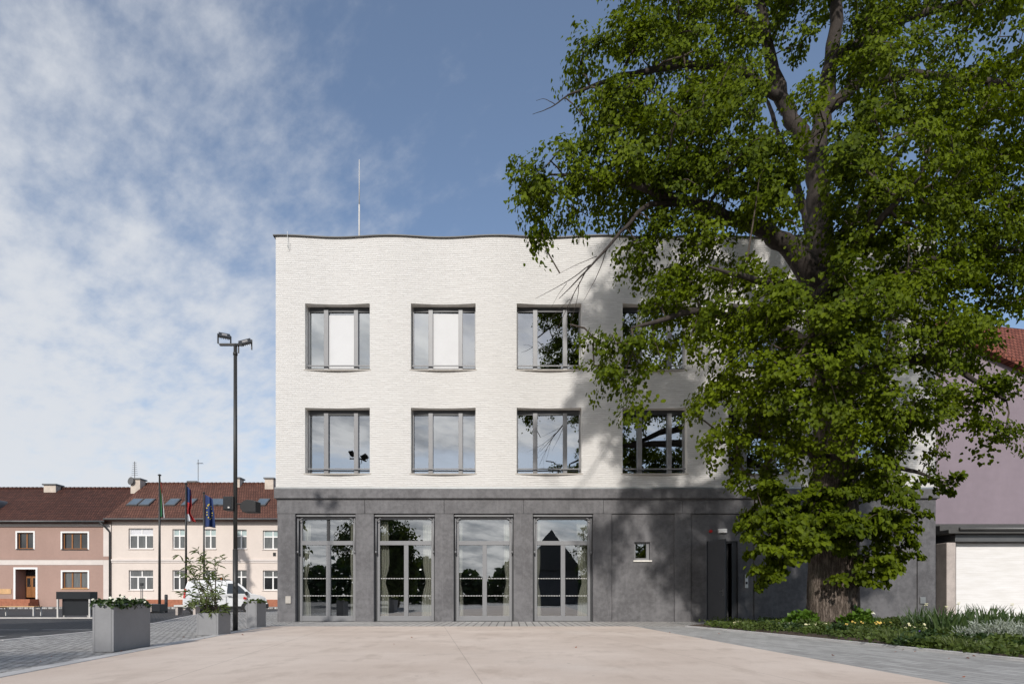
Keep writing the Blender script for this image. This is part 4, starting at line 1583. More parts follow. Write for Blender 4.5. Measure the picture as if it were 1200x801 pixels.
house_window(HP, *low[0], 3, M['wood'], M['panegrey'], transom=None, surround=M['white'], sill=M['sandstone'])
m = MB()
m.box(X0, X1 - .001, HD - .06, HD - .001, hz_(655.5), hz_(651.5))
m.build('string_course', M['pink'], HP)
m = MB()
m.box(X0, hx_(121.3), HD - .035, HD - .0015, hz_(661.5), hz_(655.6))
m.box(hx_(121.4), X1 - .002, HD - .035, HD - .0015, 0.05, hz_(655.6))
m.box(hx_(121.4), X1 - .002, HD - .035, HD - .0015, hz_(651.4), ZE - .45)
m.box(X0, hx_(121.3), HD - .035, HD - .0015, hz_(616.5), ZE - .25)
m.build('white_band', M['offwhite'], HP)
# doorway
x0, x1 = hx_(dor[0]), hx_(dor[1])
z1 = hz_(dor[2])
z0 = hz_(dor[3])
q = MB()
q.box(x0 - .16, x0 - .001, HD - .03, HD + .2, z0 - .02, z1 + .16)
q.box(x1 + .001, x1 + .16, HD - .03, HD + .2, z0 - .02, z1 + .16)
q.box(x0, x1, HD - .029, HD + .2, z1 + .001, z1 + .16)
q.build('door_surround', M['white'], HP)
q = MB()
q.box(x0, x0 + .001, HD, HD + 1.0, z0, z1)
q.face([(x0 + .002, HD + .3, z0), (x0 + .002, HD + 1.0, z0), (x0 + .002, HD + 1.0, z1), (x0 + .002, HD + .3, z1)])
q.face([(x1 - .002, HD + .3, z0), (x1 - .002, HD + 1.0, z0), (x1 - .002, HD + 1.0, z1), (x1 - .002, HD + .3, z1)])
q.face([(x0, HD + .3, z1 - .002), (x1, HD + .3, z1 - .002), (x1, HD + 1, z1 - .002), (x0, HD + 1, z1 - .002)])
q.build('porch_lining', M['pink'], HP)
da = x0 + .03
db = da + 1.02
q = MB()
q.box(db + .002, x1, HD + 1.0, HD + 1.1, z0, z1)
q.build('porch_wall', M['pink'], HP)
zh = hz_(673.5)
q = MB()
for a, b in ((da, (da + db) / 2 - .01), ((da + db) / 2 + .01, db)):
    q.box(a, b, HD + .95, HD + 1.05, z0 + .15, zh)
    q.box(a + .1, b - .1, HD + .93, HD + .949, z0 + .3, z0 + 1.0)
dq = q.build('front_door', M['wood'], HP)
q = MB()
for a, b in ((da, (da + db) / 2), ((da + db) / 2, db)):
    q.box(a + .12, b - .12, HD + .935, HD + .949, zh - .95, zh - .2)
q.build('door_pane', M['housepane'], dq)
MB().tube([((da + db) / 2 - .1, HD + .88, z0 + 1.1), ((da + db) / 2 - .1, HD + .88, z0 + 1.25)], .02, 6).build('handle', M['steel'], dq)
MB().box(da, db, HD + .99, HD + 1.04, zh + .002, z1 - .003).build('fanlight', M['housepane'], HP)
q = MB()
q.box(x0 - .1, x1 + .25, HD - .9, HD + .9, 0.0, z0)
q.box(x0 + .5, x1 + .45, HD - 1.25, HD - .901, 0.0, z0 * .55)
q.build('door_step', M['brickstep'], HP)
MB().box(X0, x0 - .35, HD - .04, HD - .001, hz_(695.5), hz_(689.5)).build('stone_plaque', M['sandstone'], HP)
MB().box(X0, x0 - .3, HD - .06, HD - .001, 0.05, hz_(701)).build('plinth', M['brickstep'], HP)
RP, SL2 = roof_mesh(HP, X0, X1 - .2, ZE + .15, fz(572, yr), M['tilebrown'])
g = MB()
zg = ZE + .15 - SL2 * .55
g.tube([(X0, HD - .62, zg - .06), (X1 - .15, HD - .62, zg - .06)], .075, 8)
g.build('gutter', M['gutter'], HP, smooth=True)
zr_old = zr
zr = fz(572, yr)
chimney(HP, 55.5, 69.5, 567.6, yr - .3)
# downpipe between the houses
g = MB()
xd = hx_(129.8)
g.tube([(xd - .5, HD - .6, zg - .1), (xd - .25, HD - .35, zg - .45), (xd, HD - .12, zg - .9), (xd, HD - .12, .1)], .07, 8)
g.build('downpipe', M['framedark'], HP, smooth=True)
# rounded dormer
m = MB()
dc = Vector((fx(-5.5, HD + 1.4), HD + 1.4, 0))
zb = ZE + .15 + SL2 * 1.1
arc = [(dc.x + .52 * math.cos(a), HD + .9, zb + .15 + .8 * math.sin(a)) for a in [math.pi * k / 12 for k in range(13)]]
m.prism([(dc.x + .52, HD + .9, zb - .3)] + arc + [(dc.x - .52, HD + .9, zb - .3)], (0, 2.2, 0))
dm = m.build('dormer', M['gutter'], HP)
m = MB()
arc = [(dc.x + .38 * math.cos(a), HD + .895, zb + .12 + .62 * math.sin(a)) for a in [math.pi * k / 12 for k in range(13)]]
m.prism(arc, (0, -.01, 0))
m.build('dormer_window', M['skylight'], dm)

# ------------------------------------------------------------------ right neighbour: mauve house and annex
RD = 24.0
HM = empty('mauve_house', (fx(1200, RD), RD, 0), 'tall windowless mauve house wall under a red tiled roof at right', 'house')


def rz(px, py):
    return Vector((fx(px, RD), RD, fz(py, RD)))


m = MB()
poly = [(fx(1085, RD), RD, 0), (fx(1400, RD), RD, 0), (fx(1400, RD), RD, fz(520, RD)), (fx(1165, RD), RD, fz(414, RD)), (fx(1085, RD), RD, fz(378, RD))]
m.prism(poly, (0, 9, 0))
m.build('wall', M['mauve'], HM)
m = MB()
# roof slab above the falling verge
p0, p1 = rz(1080, 378), rz(1400, 524)
p0.y -= .35
p1.y -= .35
hi0, hi1 = Vector((fx(1060, RD), RD + 3.5, fz(396, RD + 3.5))), Vector((fx(1400, RD), RD + 3.5, fz(396, RD + 3.5)))
m.face([p0, p1, hi1, hi0])
m.face([p0, p1, p1 - Vector((0, 0, .18)), p0 - Vector((0, 0, .18))])
m.face([p0 - Vector((0, 0, .18)), p1 - Vector((0, 0, .18)), p1 + Vector((0, .5, -.18)), p0 + Vector((0, .5, -.18))])
m.face([hi0, hi1, hi1 + Vector((0, 6, -4)), hi0 + Vector((0, 6, -4))])
m.build('roof', M['tilebright'], HM)

AD = 19.6
AN = empty('garage_annex', (fx(1160, AD), AD, 0), 'low white boarded annex with dark metal roof edge beside the building', 'annex')
MB().box(fx(1120.5, AD), fx(1420, AD), AD, AD + 4, 0, fz(636, AD)).build('boarded_wall', M['garage'], AN)
m = MB()
m.box(fx(1109.5, AD - .45), fx(1120.3, AD - .45), AD - .45, AD + .05, 0, fz(635.2, AD - .45))
m.build('concrete_pier', M['concrete'], AN, bevel=.02)
MB().box(fx(1099.5, AD), fx(1109.5, AD), AD + .3, AD + 3.9, 0, fz(636, AD)).build('recessed_wall', M['framedark'], AN)
m = MB()
za, zb_, zc_, zd_ = fz(635, AD), fz(626.5, AD), fz(622, AD), fz(613, AD)
xa = fx(1099, AD)
m.box(fx(1112, AD), fx(1420, AD), AD - .28, AD + 4, za, zb_)
m.build('fascia', M['gutter'], AN, bevel=.01)
m = MB()
m.box(xa, fx(1420, AD), AD - .50, AD + 4.2, zb_ + .001, zc_)
m.box(xa, fx(1420, AD), AD - .10, AD + 4.1, zc_ + .001, zd_ - .08)
m.box(xa + .0, fx(1420, AD), AD + .1, AD + 4.0, zd_ - .079, zd_)
m.build('metal_roof', M['coping'], AN, bevel=.015)
m = MB()
m.tube([(fx(1110, AD), AD - .55, zc_ + .02), (fx(1420, AD), AD - .55, zc_ + .02)], .06, 8)
m.build('gutter', M['gutter'], AN, smooth=True)

# ------------------------------------------------------------------ planters and their plants
def planter(loc_px, d, w, dep, h, tilt, label):
    x, y = loc_px
    o = empty('planter', (x, y, 0), label, 'planter', 'grey concrete planters along the plaza edge')
    a = Vector((math.cos(tilt), math.sin(tilt), 0))
    b = Vector((-math.sin(tilt), math.cos(tilt), 0))
    c = Vector((x, y, 0)) - a * w / 2 + b * dep / 2          # (x, y) is the front right corner
    t = .035
    m = MB()
    for s_ in (-1, 1):
        m.obox(c + a * s_ * (w / 2 - t / 2) + Vector((0, 0, h / 2 + .005)), a, b, (0, 0, 1), t / 2, dep / 2, h / 2)
        m.obox(c + b * s_ * (dep / 2 - t / 2) + Vector((0, 0, h / 2 + .005)), a, b, (0, 0, 1), w / 2 - t - .001, t / 2 , h / 2)
    m.obox(c + Vector((0, 0, .04)), a, b, (0, 0, 1), w / 2 - t - .002, dep / 2 - t - .002, .03)
    m.build('box', M['plantergrey'], o, bevel=.006)
    MB().obox(c + Vector((0, 0, h - .10)), a, b, (0, 0, 1), w / 2 - t - .004, dep / 2 - t - .004, .05).build('soil', M['soil'], o)
    return c, a, b


def bushy(name, label, c, a, b, w, dep, z0, hgt, n, leafmat, size, flower=None, nfl=0, over=.06, seed=1, group=None, cat='plant'):
    rng = np.random.default_rng(seed)
    o = empty(name, (c.x, c.y, z0), label, cat, group)
    org = np.array((c.x, c.y, z0))
    A, Bv = np.array(a), np.array(b)
    u = rng.uniform(-1, 1, (n, 2))
    hh = rng.uniform(0.0, 1, n) ** .7
    lump = .62 + .38 * np.sin(u[:, 0] * 5 + seed) * np.cos(u[:, 1] * 4 + 2 * seed)
    edge = np.sqrt(np.clip(1.02 - np.maximum(np.abs(u[:, 0]), np.abs(u[:, 1])) ** 3, .05, 1))
    P_ = org + u[:, :1] * A * (w / 2 + over * hh[:, None]) + u[:, 1:] * Bv * (dep / 2 + over * hh[:, None])
    P_[:, 2] = z0 + hgt * hh * lump * edge
    T_ = unit(u[:, :1] * A * .6 + u[:, 1:] * Bv * .6 + rng.normal(0, .5, (n, 3)) + np.array([0, 0, .25]))
    N_ = unit(rng.normal(0, .5, (n, 3)) + np.array([0, -.25, .8]))
    V, Fq = leaf_mesh(P_, T_, N_, size * rng.uniform(.6, 1.3, n))
    raw_mesh('leaves', V, Fq, leafmat, o, org)
    m = MB()
    for k in range(14):
        uu = rng.uniform(-.85, .85, 2)
        p = Vector(org) + Vector(a) * uu[0] * w / 2 + Vector(b) * uu[1] * dep / 2
        m.tube([p + Vector((0, 0, -.03)), p + Vector((rng.normal(0, .03), rng.normal(0, .03), hgt * .6))], .006, 4)
    m.build('stems', M['twig'], o)
    if flower:
        uf = rng.uniform(-1, 1, (nfl, 2))
        Pf = org + uf[:, :1] * A * (w / 2 + over) + uf[:, 1:] * Bv * (dep / 2 + over)
        Pf[:, 2] = z0 + hgt * rng.uniform(.45, 1.0, nfl)
        Pf = np.repeat(Pf, 5, 0)
        ang = np.tile(np.arange(5) * 2 * math.pi / 5, nfl)
        T_ = np.stack([np.cos(ang), np.sin(ang) * .6 - .2, np.sin(ang) * .6], 1)
        N_ = np.tile(np.array([0, -.8, .6]), (len(T_), 1))
        V, Fq = leaf_mesh(Pf, T_, N_, np.full(len(T_), .022))
        raw_mesh('flowers', V, Fq, flower, o, org)
    return o


c1, a1, b1 = planter((-5.92, 8.37), 0, .31, .90, .715, math.radians(2), 'tall slim grey planter nearest the camera with white flowering plants')
bushy('flowering_plant', 'low dark green plant with white flowers in the nearest planter', c1, a1, b1, .26, .84, .66, .165, 900, M['leafdark'], .055, M['petalwhite'], 26, seed=3)
c2, a2, b2 = planter((-6.27, 12.02), 0, .48, .48, .475, math.radians(-3), 'low wide grey planter holding the tall willowy shrub beside the lamp post')
c3, a3, b3 = planter((-6.77, 14.93), 0, .28, .62, .715, math.radians(2), 'tall slim grey planter closest to the building with low green plants')
bushy('low_plant', 'low green plant in the planter closest to the building', c3, a3, b3, .25, .55, .66, .12, 500, M['leafmid'], .05, seed=8)

# willowy shrub
sh = empty('willowy_shrub', (c2.x, c2.y, .43), 'tall loose shrub with long narrow leaves in the low planter', 'shrub')
rng = np.random.default_rng(4)
m = MB()
LPp, LT, LN = [], [], []
tips = [(210, 646), (216, 668), (222, 652), (228, 672), (235, 662), (240, 648), (246, 668), (252, 655), (258, 648), (262, 672), (213, 690), (224, 690), (236, 684), (248, 690), (256, 690), (230, 700), (242, 702), (220, 704), (250, 706), (238, 650), (232, 640), (218, 660)]
for k, (px, py) in enumerate(tips):
    tip = at(px, py + 4, 12.2 + rng.uniform(-.5, .5))
    base = c2 + Vector((rng.uniform(-.12, .12), rng.uniform(-.12, .12), .41))
    mid = base.lerp(tip, .5) + Vector((rng.normal(0, .04), rng.normal(0, .05), .12))
    P3 = catmull([base, mid, tip], 8)
    m.tube(P3, [.011 * (1 - .8 * i / (len(P3) - 1)) for i in range(len(P3))], 5)
    for i in range(4, len(P3)):
        for q in range((2 if i % 2 else 1) if i > 8 else (i % 2)):
            an = rng.uniform(0, 6.28)
            LPp.append(tuple(P3[i] + Vector((0, 0, rng.uniform(-.03, .03)))))
            LT.append((math.cos(an) * .8, math.sin(an) * .8, rng.uniform(-.6, .7)))
            LN.append((rng.normal(0, .4), -.4 + rng.normal(0, .4), .8))
    for q in range(6):
        an = rng.uniform(0, 6.28)
        LPp.append(tuple(tip))
        LT.append((math.cos(an) * .7, math.sin(an) * .7, rng.uniform(-.5, .6)))
        LN.append((rng.normal(0, .4), -.4 + rng.normal(0, .4), .8))
# skirt of leaves over the rim
for q in range(110):
    an = rng.uniform(0, 6.28)
    LPp.append((c2.x + math.cos(an) * .15 + .05, c2.y + math.sin(an) * .15, .46 + rng.uniform(0, .2)))
    LT.append((math.cos(an) * .9, math.sin(an) * .9, rng.uniform(-.6, .5)))
    LN.append((rng.normal(0, .4), -.4 + rng.normal(0, .4), .8))
m.build('stems', M['twig'], sh, smooth=True)
V, Fq = leaf_mesh(np.array(LPp), np.array(LT), np.array(LN), rng.uniform(.12, .21, len(LPp)), LEAF_LONG)
raw_mesh('leaves', V, Fq, M['leafolive'], sh, np.array(sh.location))

# ------------------------------------------------------------------ lamp post with floodlights and loudspeakers
pd = 13.62
lx = fx(275.8, pd)
lp = empty('lamp_post', (lx, pd, 0), 'slim dark lamp post with two floodlights on top and two black loudspeakers', 'lamp post')
m = MB()
zj = fz(644, pd)
m.tube([(lx, pd, 0), (lx, pd, zj)], .058, 16)
m.tube([(lx, pd, zj + .001), (lx, pd, zj + .03)], [.056, .048], 16)
m.tube([(lx, pd, zj + .031), (lx, pd, fz(404, pd))], [.047, .040], 16)
m.tube([(lx, pd, fz(416, pd)), (lx, pd, fz(413, pd))], .052, 16)
m.build('pole', M['lamp'], lp, smooth=True)
MB().tube([(lx, pd, .0), (lx, pd, .02)], .11, 16).build('base_plate', M['lamp'], lp)
zt = fz(404, pd)
m = MB()
m.box(fx(257.5, pd), lx + .04, pd - .03, pd + .03, zt - .02, zt + .03)
m.obox(Vector((lx + .13, pd - .085, zt - .035)), Vector((.8, -.55, -.25)).normalized(), Vector((.55, .8, 0)).normalized(), Vector((.2, -.14, .97)).normalized(), .18, .03, .025)
m.build('cross_arm', M['lamp'], lp, bevel=.006)


def floodlight(c, ax, up_, hw, hh, t):
    """c centre, ax width axis, up_ height axis (tilted)"""
    ax, up_ = Vector(ax).normalized(), Vector(up_)
    up_ = (up_ - ax * up_.dot(ax)).normalized()
    n_ = ax.cross(up_)
    m = MB()
    m.obox(c, ax, up_, n_, hw, hh, t)
    for k in range(6):
        m.obox(c - n_ * (t + .02) + ax * hw * (-.75 + 1.5 * k / 5), ax, up_, n_, .006, hh * .7, .02)
    o = m.build('floodlight', M['lamp'], lp, bevel=.008)
    m2 = MB()
    m2.obox(c + n_ * (t + .003), ax, up_, n_, hw * .45, hh * .42, .003)
    m2.build('lens', M['lampface'], o)
    m2 = MB()
    for s_ in (-1, 1):
        p = c + ax * s_ * (hw + .012)
        m2.obox(p - Vector((0, 0, .10)), ax, Vector((0, 1, 0)), Vector((0, 0, 1)), .008, .02, .12)
    m2.build('bracket', M['lamp'], o)


floodlight(at(263.0, 393.2, pd), (.88, .47, 0), (-.40, .70, .62), .125, .155, .022)
floodlight(at(287.3, 400.8, pd), (.86, .25, .36), (-.28, .50, .55), .145, .12, .022)
zs_ = fz(590, pd)
m = MB()
m.box(fx(264, pd), fx(277.5, pd) - .03, pd - .12, pd + .10, fz(598, pd), fz(582, pd))
sp1 = m.build('loudspeaker', M['black'], lp, bevel=.015)
MB().box(fx(265, pd), fx(276, pd) - .04, pd - .128, pd - .121, fz(597, pd), fz(583, pd)).build('grille', M['board'], sp1, bevel=.01)
MB().box(fx(270, pd), fx(272, pd), pd - .132, pd - .1285, fz(596, pd), fz(594.2, pd)).build('badge', M['lightsteel'], sp1)
m = MB()
prof = [(280.5, 592), (284, 587), (289, 584.8), (296, 585.5), (299.5, 587), (299.5, 599.5), (284, 599.5), (281.5, 595)]
m.prism([tuple(at(px, py, pd - .09)) for px, py in prof], (0.03, .22, 0))
sp2 = m.build('loudspeaker', M['black'], lp, bevel=.01)
m = MB()
m.tube([(lx, pd, zs_), (fx(283, pd), pd, zs_)], .018, 8)
m.tube([(lx, pd, zs_), (fx(274, pd), pd - .08, zs_)], .018, 8)
m.build('speaker_bracket', M['lamp'], lp)

# ------------------------------------------------------------------ flag poles and flags
def flagpole(px, pytop, d, label):
    x = fx(px, d)
    o = empty('flagpole', (x, d, 0), label, 'flagpole', 'flagpoles in front of the cream house')
    m = MB()
    m.tube([(x, d, -.05), (x, d, fz(pytop, d))], [.085, .05], 10)
    m.build('pole', M['lamp'], o, smooth=True)
    MB().tube([(x, d, fz(pytop, d) + .001), (x, d, fz(pytop, d) + .05), (x, d, fz(pytop, d) + .10)], [.10, .11, .04], 10).build('finial', M['framedark'], o)
    m = MB()
    m.tube([(x, d, -.06), (x, d, .22)], .16, 10)
    m.build('base', M['concrete'], o)
    return x


def flag(name, label, grid, faces_mat, mats, cols):
    """grid[r][c] of world points (rows from the top), faces_mat(u, v) -> material index"""
    nr, nc = len(grid), len(grid[0])
    m = MB()
    m.v = [tuple(p) for row in grid for p in row]
    for i in range(nr - 1):
        for j in range(nc - 1):
            k = i * nc + j
            m.f.append((k, k + 1, k + nc + 1, k + nc))
            m.m.append(faces_mat((j + .5) / (nc - 1), (i + .5) / (nr - 1)))
    o = m.build(name, mats, None, smooth=True, origin=grid[0][0])
    md = o.modifiers.new('thickness', 'SOLIDIFY')
    md.thickness = .012
    return tag(o, label, 'flag', 'flags on the three flagpoles')


d1, d2, d3 = 36.8, 39.5, 43.0
flagpole(187, 557, d1, 'tallest looking dark flagpole with the green, white and red flag')
flagpole(218, 567, d2, 'middle dark flagpole with the red, white and blue flag')
flagpole(239, 577.5, d3, 'shortest looking dark flagpole with the blue starred flag')


def hang(px, d, ytop, ybot, wtop, wbot, folds, amp, nr=24, nc=17, drop=6, flare=None):
    g = []
    for i in range(nr):
        v = i / (nr - 1)
        row = []
        for j in range(nc):
            u = j / (nc - 1)
            w = wtop + (wbot - wtop) * v
            if flare:
                w += flare(v)
            x = px + .8 + w * u
            y = ytop + (ybot - ytop) * v + drop * u * (1 - v) + math.sin(u * 5 + v * 3) * .6 * v
            dep = d + amp * math.sin(folds * 2 * math.pi * u + v * 2.0) * (.4 + .6 * v)
            row.append(at(x, y, dep))
        g.append(row)
    return g


flag('flag', 'narrow hanging flag in green, red and white stripes', hang(187, d1, 560, 606, 1.5, 5.2, 1.5, .22, drop=10),
     lambda u, v: 0 if u < .45 else (1 if u + (v - .5) * .9 < .72 else 2), [M['fgreen'], M['fred'], M['fwhite']], None)
flag('flag', 'hanging flag with blue top, red edge and white lower corner', hang(218, d2, 569, 611, 5.0, 7.0, 1.3, .25, drop=5, flare=lambda v: 4 * max(0, v - .78) / .22 - 2.2 * math.exp(-((v - .68) / .15) ** 2)),
     lambda u, v: 0 if (v < .42 and u < .95 - 1.2 * max(0, v - .15)) else (2 if (v > .78 and u < .55 + (v - .9)) else 1), [M['fblue'], M['fred'], M['fwhite']], None)
g3 = hang(239.5, d3, 579, 617.5, 8.8, 12.5, 1.4, .25, drop=5)
ef = flag('flag', 'blue flag with a ring of yellow stars on the shortest looking pole', g3, lambda u, v: 0, [M['fblue']], None)
st = MB()
for k in range(12):
    an = 2 * math.pi * k / 12
    u, v = .52 + .30 * math.sin(an), .50 - .22 * math.cos(an)
    i, j = v * (len(g3) - 1), u * (len(g3[0]) - 1)
    p = g3[int(round(i))][int(round(j))] + Vector((0, -.05, 0))
    pts = []
    for q in range(10):
        rr = .075 if q % 2 == 0 else .03
        aa = math.pi / 2 + q * math.pi / 5
        pts.append(p + Vector((rr * math.cos(aa), 0, rr * math.sin(aa))))
    st.prism(pts, (0, .012, 0))
st.build('stars', M['fyellow'], ef)

# ------------------------------------------------------------------ van
VD = 31.0
vx0 = fx(264, VD) - 2.45
vx1 = vx0 + 4.2
van = empty('delivery_van', ((vx0 + vx1) / 2, VD + .9, -.07), 'white compact delivery van with orange roof beacon parked side on', 'van')
van.rotation_euler = (0, 0, math.radians(24))
LV = vx1 - vx0
prof = [(0, .32), (.0, .75), (.015, 1.05), (.03, 1.45), (.05, 1.72), (.085, 1.80), (.30, 1.84), (.55, 1.82), (.625, 1.74), (.70, 1.50), (.775, 1.18), (.80, 1.10), (.90, 1.02), (.965, .90), (.99, .70), (1.0, .55), (.995, .32)]
prof = [(u, z * 1.0) for u, z in prof]
body = MB()


def hw(z, u):
    h = .87
    if z > 1.0:
        h -= .16 * ((z - 1.0) / .84) ** 1.3
    if u > .88:
        h -= .16 * ((u - .88) / .12) ** 2
    if u < .04:
        h -= .05 * (1 - u / .04)
    return h


ys_ = [-1, -.93, -.6, 0, .6, .93, 1]
nP = len(prof)
for (u, z) in prof:
    zz = z
    for s_ in ys_:
        hwz = hw(z, u)
        dz = -.035 if abs(s_) == 1 and z > 1.7 else 0
        body.v.append((vx0 + LV * u, VD + .9 + hwz * s_, zz + dz - .07))
k = len(ys_)
for i in range(nP):
    i2 = (i + 1) % nP
    for j in range(k - 1):
        body.f.append((i * k + j, i * k + j + 1, i2 * k + j + 1, i2 * k + j))
        body.m.append(0)
body.f.append(tuple(i * k for i in range(nP)))
body.f.append(tuple(i * k + k - 1 for i in reversed(range(nP))))
body.m += [0, 0]
bo = body.build('body', M['vanpaint'], van, bevel=.03, smooth=False, seg=3)


def vp(u, z, out=.004):
    return Vector((vx0 + LV * u, VD + .9 - hw(z, u) - out, z - .07))


def side_panel(name, pts, mat, parent, out=.012):
    for sg in (1, -1):
        P_ = []
        for u, z in pts:
            p = vp(u, z, out)
            if sg == -1:
                p.y = 2 * (VD + .9) - p.y
            P_.append(p)
        MB().prism(P_, Vector((0, .02 * sg, 0))).build(name, mat, parent)


side_panel('side_window', [(.505, 1.10), (.735, 1.10), (.71, 1.30), (.655, 1.52), (.60, 1.66), (.515, 1.66)], M['carglass'], van)
side_panel('rub_strip', [(.20, .80), (.45, .80), (.45, .84), (.20, .84)], M['black'], van, .016)
side_panel('sill_trim', [(.27, .22), (.70, .22), (.70, .40), (.27, .40)], M['black'], van, .012)
for nm, pl in (('door_seam', [(.495, .42), (.498, .42), (.500, 1.70), (.497, 1.70)]), ('door_seam', [(.745, .55), (.748, .55), (.748, 1.08), (.745, 1.08)]), ('door_seam', [(.275, .42), (.278, .42), (.280, 1.70), (.277, 1.70)])):
    side_panel(nm, pl, M['framedark'], van, .006)
side_panel('handle', [(.515, .93), (.565, .93), (.565, .97), (.515, .97)], M['black'], van, .03)
side_panel('red_mark', [(.70, .78), (.735, .78), (.745, .88), (.705, .93)], M['red'], van, .010)
side_panel('tail_light', [(.004, .85), (.028, .85), (.04, 1.35), (.018, 1.35)], M['red'], van, .010)
side_panel('headlight', [(.90, .78), (.965, .74), (.955, .88), (.905, .95)], M['headlight'], van, .012)
# arches and wheels
for u in (.135, .765):
    xw = vx0 + LV * u
    for sg in (-1, 1):
        yy = VD + .9 + sg * .80
        arc = [(xw + .39 * math.cos(a), yy + sg * .088, .30 - .07 + .39 * math.sin(a)) for a in [math.pi * q / 14 for q in range(15)]]
        MB().prism([(xw + .39, yy + sg * .088, .12)] + arc + [(xw - .39, yy + sg * .088, .12)], (0, -sg * .012, 0)).build('wheel_arch', M['black'], van)
    for sg in (-1, 1):
        yy = VD + .9 + sg * .80
        w = MB()
        cc = Vector((xw, yy, .31 - .07))
        w.tube([cc + Vector((0, q, 0)) for q in (-.105, -.085, .085, .105)], [.27, .31, .31, .27], 28)
        wo = w.build('wheel', M['tyre'], van, smooth=False)
        r_ = MB()
        r_.tube([cc + Vector((0, sg * .10, 0)), cc + Vector((0, sg * .112, 0))], [.20, .19], 20)
        r_.tube([cc + Vector((0, sg * .111, 0)), cc + Vector((0, sg * .125, 0))], [.07, .05], 12)
        r_.build('rim', M['rim'], wo)
m = MB()
m.box(vx0 - .06, vx0 + .12, VD + .10, VD + 1.70, .22, .45)
m.build('rear_bumper', M['black'], van, bevel=.03)
m = MB()
m.box(vx1 - .16, vx1 + .05, VD + .14, VD + 1.66, .20, .46)
m.build('front_bumper', M['black'], van, bevel=.04)
m = MB()
m.prism([tuple(Vector((vx0 + LV * u, VD + .9 - .60, z - .07 + .02))) for u, z in ((.632, 1.735), (.70, 1.52), (.77, 1.215))] + [tuple(Vector((vx0 + LV * u, VD + .9 + .60, z - .07 + .02))) for u, z in ((.77, 1.215), (.70, 1.52), (.632, 1.735))], (.012, 0, .008))
m.build('windscreen', M['carglass'], van)
m = MB()
mp = vp(.74, 1.12, .10)
m.obox(mp, (1, 0, 0), (0, 1, 0), (0, 0, 1), .07, .09, .10)
m.build('wing_mirror', M['black'], van, bevel=.03)
m = MB()
bx_, bz_ = vx0 + LV * .44, 1.83 - .07
m.tube([(bx_, VD + .6, bz_), (bx_, VD + .6, bz_ + .03)], .085, 14)
bc = m.build('beacon_base', M['black'], van)
MB().tube([(bx_, VD + .6, bz_ + .031), (bx_, VD + .6, bz_ + .14), (bx_, VD + .6, bz_ + .17)], [.07, .065, .03], 14).build('beacon', M['orange'], bc, smooth=False)
m = MB()
for u in (.10, .30, .50):
    m.box(vx0 + LV * u - .02, vx0 + LV * u + .02, VD + .25, VD + 1.55, 1.83 - .07, 1.87 - .07)
for yy in (VD + .27, VD + 1.53):
    m.box(vx0 + LV * .08, vx0 + LV * .54, yy - .015, yy + .015, 1.871 - .07, 1.90 - .07)
m.build('roof_rack', M['lamp'], van)

# ------------------------------------------------------------------ street furniture on the left
bd = 23.9
x0, x1 = fx(70.5, bd), fx(110, bd)
nb = empty('notice_stand', ((x0 + x1) / 2, bd, -.07), 'black board stand on pale steel legs beside the road', 'board stand')
zt, zm, zb = fz(692.8, bd), fz(701.5, bd), fz(721, bd)
MB().box(x0, x1, bd - .22, bd + .22, zm, zt).build('top_panel', M['board'], nb, bevel=.01)
MB().box(x0 + .12, x1 - .02, bd - .05, bd + .05, zb + .02, zm - .001).build('back_panel', M['board'], nb, bevel=.01)
for xx in (x0 + .05, x1 - .04):
    MB().box(xx - .03, xx + .03, bd - .21, bd - .15, -.07, zm - .002).build('leg', M['lightsteel'], nb)
    MB().box(xx - .03, xx + .03, bd + .15, bd + .21, -.07, zm - .002).build('leg', M['lightsteel'], nb)
# bench at far left
bd = 27.0
x0, x1 = fx(-40, bd), fx(45, bd)
bn = empty('street_bench', ((x0 + x1) / 2, bd, -.07), 'long low street bench with pale steel frame across the road', 'bench')
m = MB()
for k in range(4):
    m.box(x0, x1, bd - .24 + .125 * k, bd - .24 + .125 * k + .105, .36, .40)
m.build('seat', M['sandstone'], bn, bevel=.008)
for xx in (x0 + .05, (x0 + x1) / 2, x1 - .05):
    q = MB()
    q.box(xx - .025, xx + .025, bd - .24, bd - .19, -.07, .359)
    q.box(xx - .025, xx + .025, bd + .19, bd + .24, -.07, .359)
    q.box(xx - .025, xx + .025, bd - .189, bd + .189, .31, .358)
    q.build('leg', M['lightsteel'], bn)
# second bench behind the planter
bd = 25.5
x0, x1 = fx(106, bd), fx(122, bd)
bn2 = empty('stone_bench', ((x0 + x1) / 2, bd, -.07), 'short pale bench half hidden behind the nearest planter', 'bench')
MB().box(x0, x1, bd - .25, bd + .25, .40, .50).build('seat', M['lightsteel'], bn2, bevel=.012)
for xx in (x0 + .06, x1 - .06):
    MB().box(xx - .05, xx + .05, bd - .22, bd + .22, -.07, .399).build('leg', M['lightsteel'], bn2)
# stone block with a dark end
bd = 32.0
x0, x1, x2 = fx(168, bd), fx(181.5, bd), fx(191.5, bd)
bl = empty('seat_block', ((x0 + x2) / 2, bd, -.07), 'pale concrete seat block with dark end beside the first flagpole', 'seat block')
MB().box(x0, x1, bd - .3, bd + .3, 0.0, .46).build('seat', M['concrete'], bl, bevel=.02)
MB().box(x1 + .002, x2, bd - .32, bd + .32, 0.02, .44).build('end_box', M['board'], bl, bevel=.02)
MB().box(x0 + .1, x2 - .1, bd - .2, bd + .2, -.07, -.001).build('base', M['framedark'], bl)
